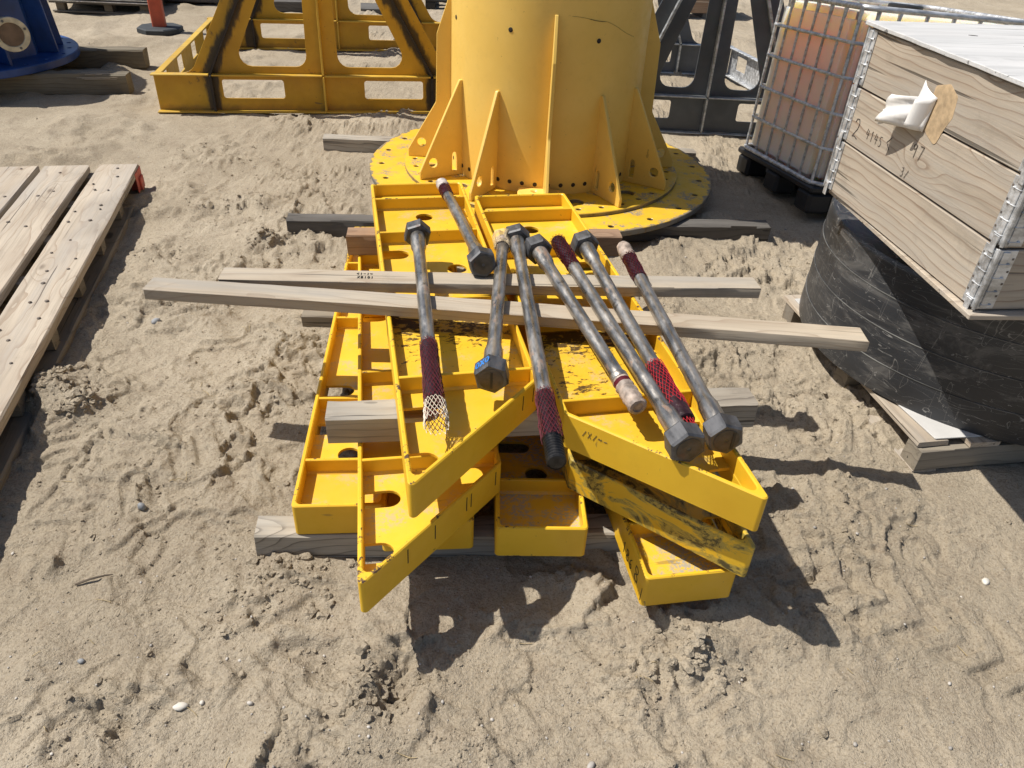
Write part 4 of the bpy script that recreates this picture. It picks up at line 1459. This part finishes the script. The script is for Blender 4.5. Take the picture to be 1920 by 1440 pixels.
# x is minus = out from the face; y falls to the right as seen from outside
sheet([(-.012, .60, .545), (-.004, .505, .500), (-.006, .52, .36), (-.03, .60, .40)], bend=lambda u_, v_: .012 * math.sin(PI * u_))
sheet([(-.050, .735, .455), (-.004, .505, .500), (-.006, .535, .362), (-.075, .745, .340)], 10, 8, bend=lambda u_, v_: .030 * math.sin(PI * u_) * (1 - .4 * v_) + .008 * math.sin(9 * v_ + 4 * u_))
sheet([(-.060, .745, .390), (-.030, .735, .395), (-.032, .735, .335), (-.062, .750, .325)], 4, 4)
sheet([(-.052, .56, .48), (-.005, .503, .498), (-.008, .533, .36), (-.050, .585, .365)], 6, 6, bend=lambda u_, v_: .014 * math.sin(PI * u_))
pouch = part('document_pouch', mb, M['paper'], CR, 50)
k_ = .80
for v_ in pouch.data.vertices:
    v_.co.y = .505 + (v_.co.y - .505) * k_; v_.co.z = .43 + (v_.co.z - .43) * k_; v_.co.x = -.003 + (v_.co.x + .003) * .9
sm = pouch.modifiers.new('thick', 'SOLIDIFY'); sm.thickness = .0012

# ------------------------------------------------------------------ big deck at the left
DK = thing('timber_deck', 'thick nailed pallet of pale boards with one red painted corner', 'pallet', (-2.409, 4.593, 0), R(14.0))
# local: x across to the right (0 = right edge), y negative towards the camera
DL = 3.45
def deck_board(x1, w, z, h, mat, y0, L, seed, nm='deck_board', worn=.003):
    o = link(nm, board_mb(L, w, h, .006, .002, 24, seed=seed, worn=worn).mesh(nm, mat, 30), DK)
    o.location = (x1 - w / 2, y0, z); o.rotation_euler = (0, 0, -PI / 2)
    return o
xr = 0.0
bx = []
for k, (w, gap) in enumerate(((.232, .052), (.255, .030), (.24, .045), (.24, .04), (.24, .04))):
    deck_board(xr, w, .118, .047, M['w_pallet'], -.0 + random.uniform(-.01, .005), DL, 80 + k)
    bx.append((xr - w, xr)); xr -= w + gap
for k, (x1, w) in enumerate(((.004, .17), (-.52, .15), (-1.1, .15))):
    deck_board(x1, w, -.014, .040, M['w_dull'], 0, DL, 90 + k, 'bottom_board')
yy = -.045
for k in range(8):
    o = link('cross_beam', board_mb(1.25, .085, .090, .004, .001, 6, seed=100 + k).mesh('cross_beam', M['w_dull'] if k else M['w_dull'], 30), DK)
    o.location = (-1.275, yy, .027)
    yy -= .47
mb = MB(); mb.box(-.001, .004, -.155, .002, .03, .150, .001); mb.box(-.10, .003, .0055, .0085, .03, .150, .001)
mb.box(-.05, .016, -.10, -.02, .028, .105, .004)
part('red_end', mb, M['red_paint'], DK, 20)
nb = MB()
nb.lathe([(0, .0105), (.0022, .0095), (.0035, .005), (.0038, .0003)], 10, 'Z', False)
nail_me = nb.mesh('nail', M['nail'], 50)
rn = random.Random(12)
for (a, b) in bx[:3]:
    y0 = -.10
    k = 0
    while y0 > -2.75:
        for fx in ((.28, .72) if k % 3 else (.55,)):
            o = link('nail', nail_me, DK)
            o.location = (a + (b - a) * fx + rn.uniform(-.03, .03), y0 + rn.uniform(-.07, .07), .1655)
            s_ = rn.uniform(.6, 1.0); o.scale = (s_, s_, 1)
        y0 -= .17 if a > -.3 else .40
        k += 1
# ------------------------------------------------------------------ blue machine base and its timbers
G_B = 'timbers under the blue machine base'
timber('timber', (-5.6, 6.32), (-3.455, 6.77), .17, .172, -.005, M['w_olive'], 'brown timber with a splintered pale end under the near side of the blue base', group=G_B, seed=120, worn=.008, c=.012)
timber('timber', (-5.6, 7.30), (-3.70, 7.68), .17, .172, -.005, M['w_olive'], 'dark timber with a square end under the far side of the blue base', group=G_B, seed=121, worn=.006, c=.012)
BL = thing('blue_machine_base', 'blue painted steel machine base with a cream ringed round port', 'machine base', (-5.0, 6.93, .168))
mb = MB()
holes = [circle(.88 * math.cos(a), .88 * math.sin(a), .018, 8) for a in [R(6 + 15 * k) for k in range(24)]]
mb.prism([circle(0, 0, .95, 72)] + holes, 0, .062, .005, .005)
part('base_disc', mb, M['blue'], BL, 40)
mb = MB(); mb.lathe([(.0625, .70), (.7, .66), (1.25, .62)], 8, 'Z', False)
mb.M = Matrix.Identity(4)
mb.prism([circle(0, 0, .66, 32)], 1.25, 1.30, .005, .005)
part('body', mb, M['blue'], BL, 30)
for deg in (34, 10, -30, -70, -110, -150, 70, 110, 150, 190):
    mb = MB(); mb.M = Matrix.Rotation(R(deg), 4, 'Z') @ Matrix(((1, 0, 0, 0), (0, 0, -1, 0), (0, 1, 0, 0), (0, 0, 0, 1)))
    mb.prism([[(.58, .0625), (.83, .0625), (.72, 1.2), (.58, 1.2)]], -.012, .012, .003, .003)
    part('rib', mb, M['blue'], BL, 30)
pc = Vector((-4.13, 6.40, .495)) - Vector((-5.0, 6.93, .168))
pd = Vector((.62, -.75, 0)).normalized()
mb = MB()
mb.M = Matrix.Translation(pc) @ pd.to_track_quat('X', 'Z').to_matrix().to_4x4()
mb.lathe([(-.30, .085), (-.02, .085), (-.02, .128), (.0, .130), (.006, .126), (.006, .092), (-.004, .088), (-.004, .001)], 32, 'X', False)
port = part('port_ring', mb, M['cream'], BL, 40)
mb2 = MB(); mb2.M = mb.M.copy(); mb2.lathe([(-.0025, .0875), (-.002, .05), (-.0018, .0005)], 28, 'X', False)
part('port_cover', mb2, M['port_dark'], port, 40)
mb3 = MB()
for k in range(4):
    a = R(20 + 90 * k)
    mb3.M = mb.M @ Matrix.Translation((.006, .108 * math.cos(a), .108 * math.sin(a)))
    mb3.lathe([(0, .010), (.006, .010), (.007, .0005)], 8, 'X', False)
part('port_bolt', mb3, M['steel_dark'], port, 30)['kind'] = 'stuff'
# pale splintered strip on the near timber's end
mb = MB()
rgx = random.Random(3)
for k in range(14):
    x0 = 1.80 + rgx.uniform(0, .12); l_ = rgx.uniform(.12, .30)
    z_ = .171 - rgx.uniform(0, .06) * (k % 2); y_ = -.085 - .002 if k % 2 else rgx.uniform(-.08, .02)
    mb.tube([(x0, y_, z_), (x0 + l_ * .5, y_ - .004, z_ + .002), (x0 + l_, y_, z_ + .001)], .0022, 4)
tim = [o for o in COL.objects if o.get('group') == G_B][0]
part('splinter', mb, M['w_pallet'], tim, 0)['kind'] = 'stuff'

# ------------------------------------------------------------------ delineator post
DP = thing('delineator_post', 'orange red plastic delineator post on a black octagonal rubber base', 'marker post', (-4.26, 9.33, gz(-4.26, 9.33) + .006), R(8))
mb = MB(); mb.prism([circle(0, 0, .25, 8, PI / 8)], 0, .055, .012)
part('rubber_base', mb, M['rubber'], DP, 20)
mb = MB()
mb.prism([rounded([(-.072, -.05), (.072, -.05), (.072, .05), (-.072, .05)], .02, 3)], .0555, 1.05, .01)
part('post', mb, M['orange'], DP, 40)

# ------------------------------------------------------------------ far clutter
FP = thing('far_pallet', 'dark pallet with bright metal sheet edges behind the blue machine', 'pallet', (-5.9, 10.05, 0), R(5))
for k, y0 in enumerate((.05, .55, 1.05)):
    for x0 in (.05, .62, 1.05):
        mb = MB(); mb.box(x0, x0 + .10, y0, y0 + .09, .022, .105, .004); part('block', mb, M['w_olive'], FP, 0)
    o = link('bottom_board', board_mb(1.2, .10, .02, seed=130 + k).mesh('bottom_board', M['w_dull'], 30), FP); o.location = (0, y0 + .045, 0)
for k in range(6):
    o = link('deck_board', board_mb(1.2, .13, .02, seed=140 + k).mesh('deck_board', M['w_dark'], 30), FP); o.location = (0, .07 + k * .2, .108)
for k in range(3):
    mb = MB(); mb.box(-.02 + k * .01, 1.18 + k * .012, -.02, 1.15, .132 + k * .03, .145 + k * .03, .002)
    part('metal_sheet', mb, M['bright_metal'], FP, 0)
mb = MB(); mb.box(.05, 1.0, .05, 1.1, .23, .62, .01)
part('dark_load', mb, M['black'], FP, 30)
DB = thing('dark_container', 'long dark brown container behind the orange post', 'container', (-5.05, 11.02, 0), R(6))
mb = MB(); mb.box(0, .95, 0, .6, .03, .65, .01); part('body', mb, M['w_dark'], DB, 30)
mb = MB(); mb.box(.955, 1.35, .04, .58, .02, .60, .01); part('end_box', mb, M['black'], DB, 30)
mb = MB(); mb.box(.05, .15, .02, .58, 0, .03); mb.box(.8, .9, .02, .58, 0, .03); part('foot', mb, M['w_dark'], DB, 0)
G_FT = 'dark timbers beyond the yellow trestle'
timber('timber', (-3.75, 10.88), (-2.95, 11.06), .14, .13, 0, M['w_dark'], 'dark grey timber on the sand seen through the trestle beside its left leg', group=G_FT, seed=150)
timber('timber', (-3.65, 11.2), (-2.7, 11.35), .14, .13, 0, M['w_dark'], 'second dark grey timber, farther back, seen through the trestle', group=G_FT, seed=151)
timber('timber', (-2.95, 10.78), (-2.43, 10.93), .20, .14, 0, M['w_dark'], 'short dark timber end seen through the right half of the trestle', group=G_FT, seed=152)
timber('timber', (-2.35, 11.35), (-1.6, 11.5), .5, .06, 0, M['w_dark'], 'broad dark plank lying beyond the right half of the trestle', group=G_FT, seed=153)
SP = thing('small_dark_pallet', 'small dark pallet beyond the trestle, next to the tower edge', 'pallet', (-1.52, 11.78, 0), R(6))
for k in range(3):
    mb = MB(); mb.box(0, .9, k * .3, k * .3 + .16, .09, .12, .004); part('deck_board', mb, M['black'], SP, 0)
    mb = MB(); mb.box(k * .36, k * .36 + .14, 0, .76, .0, .088, .004); part('stringer', mb, M['black'], SP, 0)
BC = thing('brown_crate', 'brown wooden crate far behind the grey trestle', 'crate', (2.18, 12.15, 0), R(10))
for k in range(3):
    o = link('plank', board_mb(.75, .02, .145, .003, seed=160 + k).mesh('plank', M['w_brown'], 30), BC); o.location = (0, 0, .08 + k * .15)
    o = link('plank', board_mb(.5, .02, .145, .003, seed=164 + k).mesh('plank', M['w_brown'], 30), BC); o.location = (.76, .012, .08 + k * .15); o.rotation_euler = (0, 0, PI / 2)
    o = link('plank', board_mb(.5, .02, .145, .003, seed=168 + k).mesh('plank', M['w_brown'], 30), BC); o.location = (-.01, .012, .08 + k * .15); o.rotation_euler = (0, 0, PI / 2)
    mb = MB(); mb.box(.02 + k * .28, .10 + k * .28, .0, .5, 0, .078, .004); part('foot', mb, M['w_dark'], BC, 0)
mb = MB(); mb.box(-.02, .79, -.01, .53, .535, .555, .003); part('lid', mb, M['w_brown'], BC, 0)
# galvanised rail with clamps behind the tote
RL = thing('clamp_rail', 'galvanised pipe rail with clamps behind the liquid tote', 'rail', (4.0, 7.2, 0), 0)
a = Vector((.15, .8, .55)); b = Vector((1.2, -.75, .62))
mb = MB(); mb.tube([a, b], .032, 10); part('pipe', mb, M['galv'], RL, 40)
for k in range(5):
    p = a.lerp(b, .15 + k * .18)
    d = (b - a).normalized()
    mb = MB(); mb.tube([p - d * .02, p + d * .02], .042, 10); mb.box(p.x - .012, p.x + .012, p.y - .02, p.y + .02, p.z - .11, p.z + .07, .003)
    part('clamp', mb, M['galv'], RL, 40)
for p in (a.lerp(b, .05), a.lerp(b, .95)):
    mb = MB(); mb.tube([(p.x, p.y, -.02), (p.x, p.y, p.z - .02)], .03, 10); part('leg', mb, M['galv'], RL, 40)
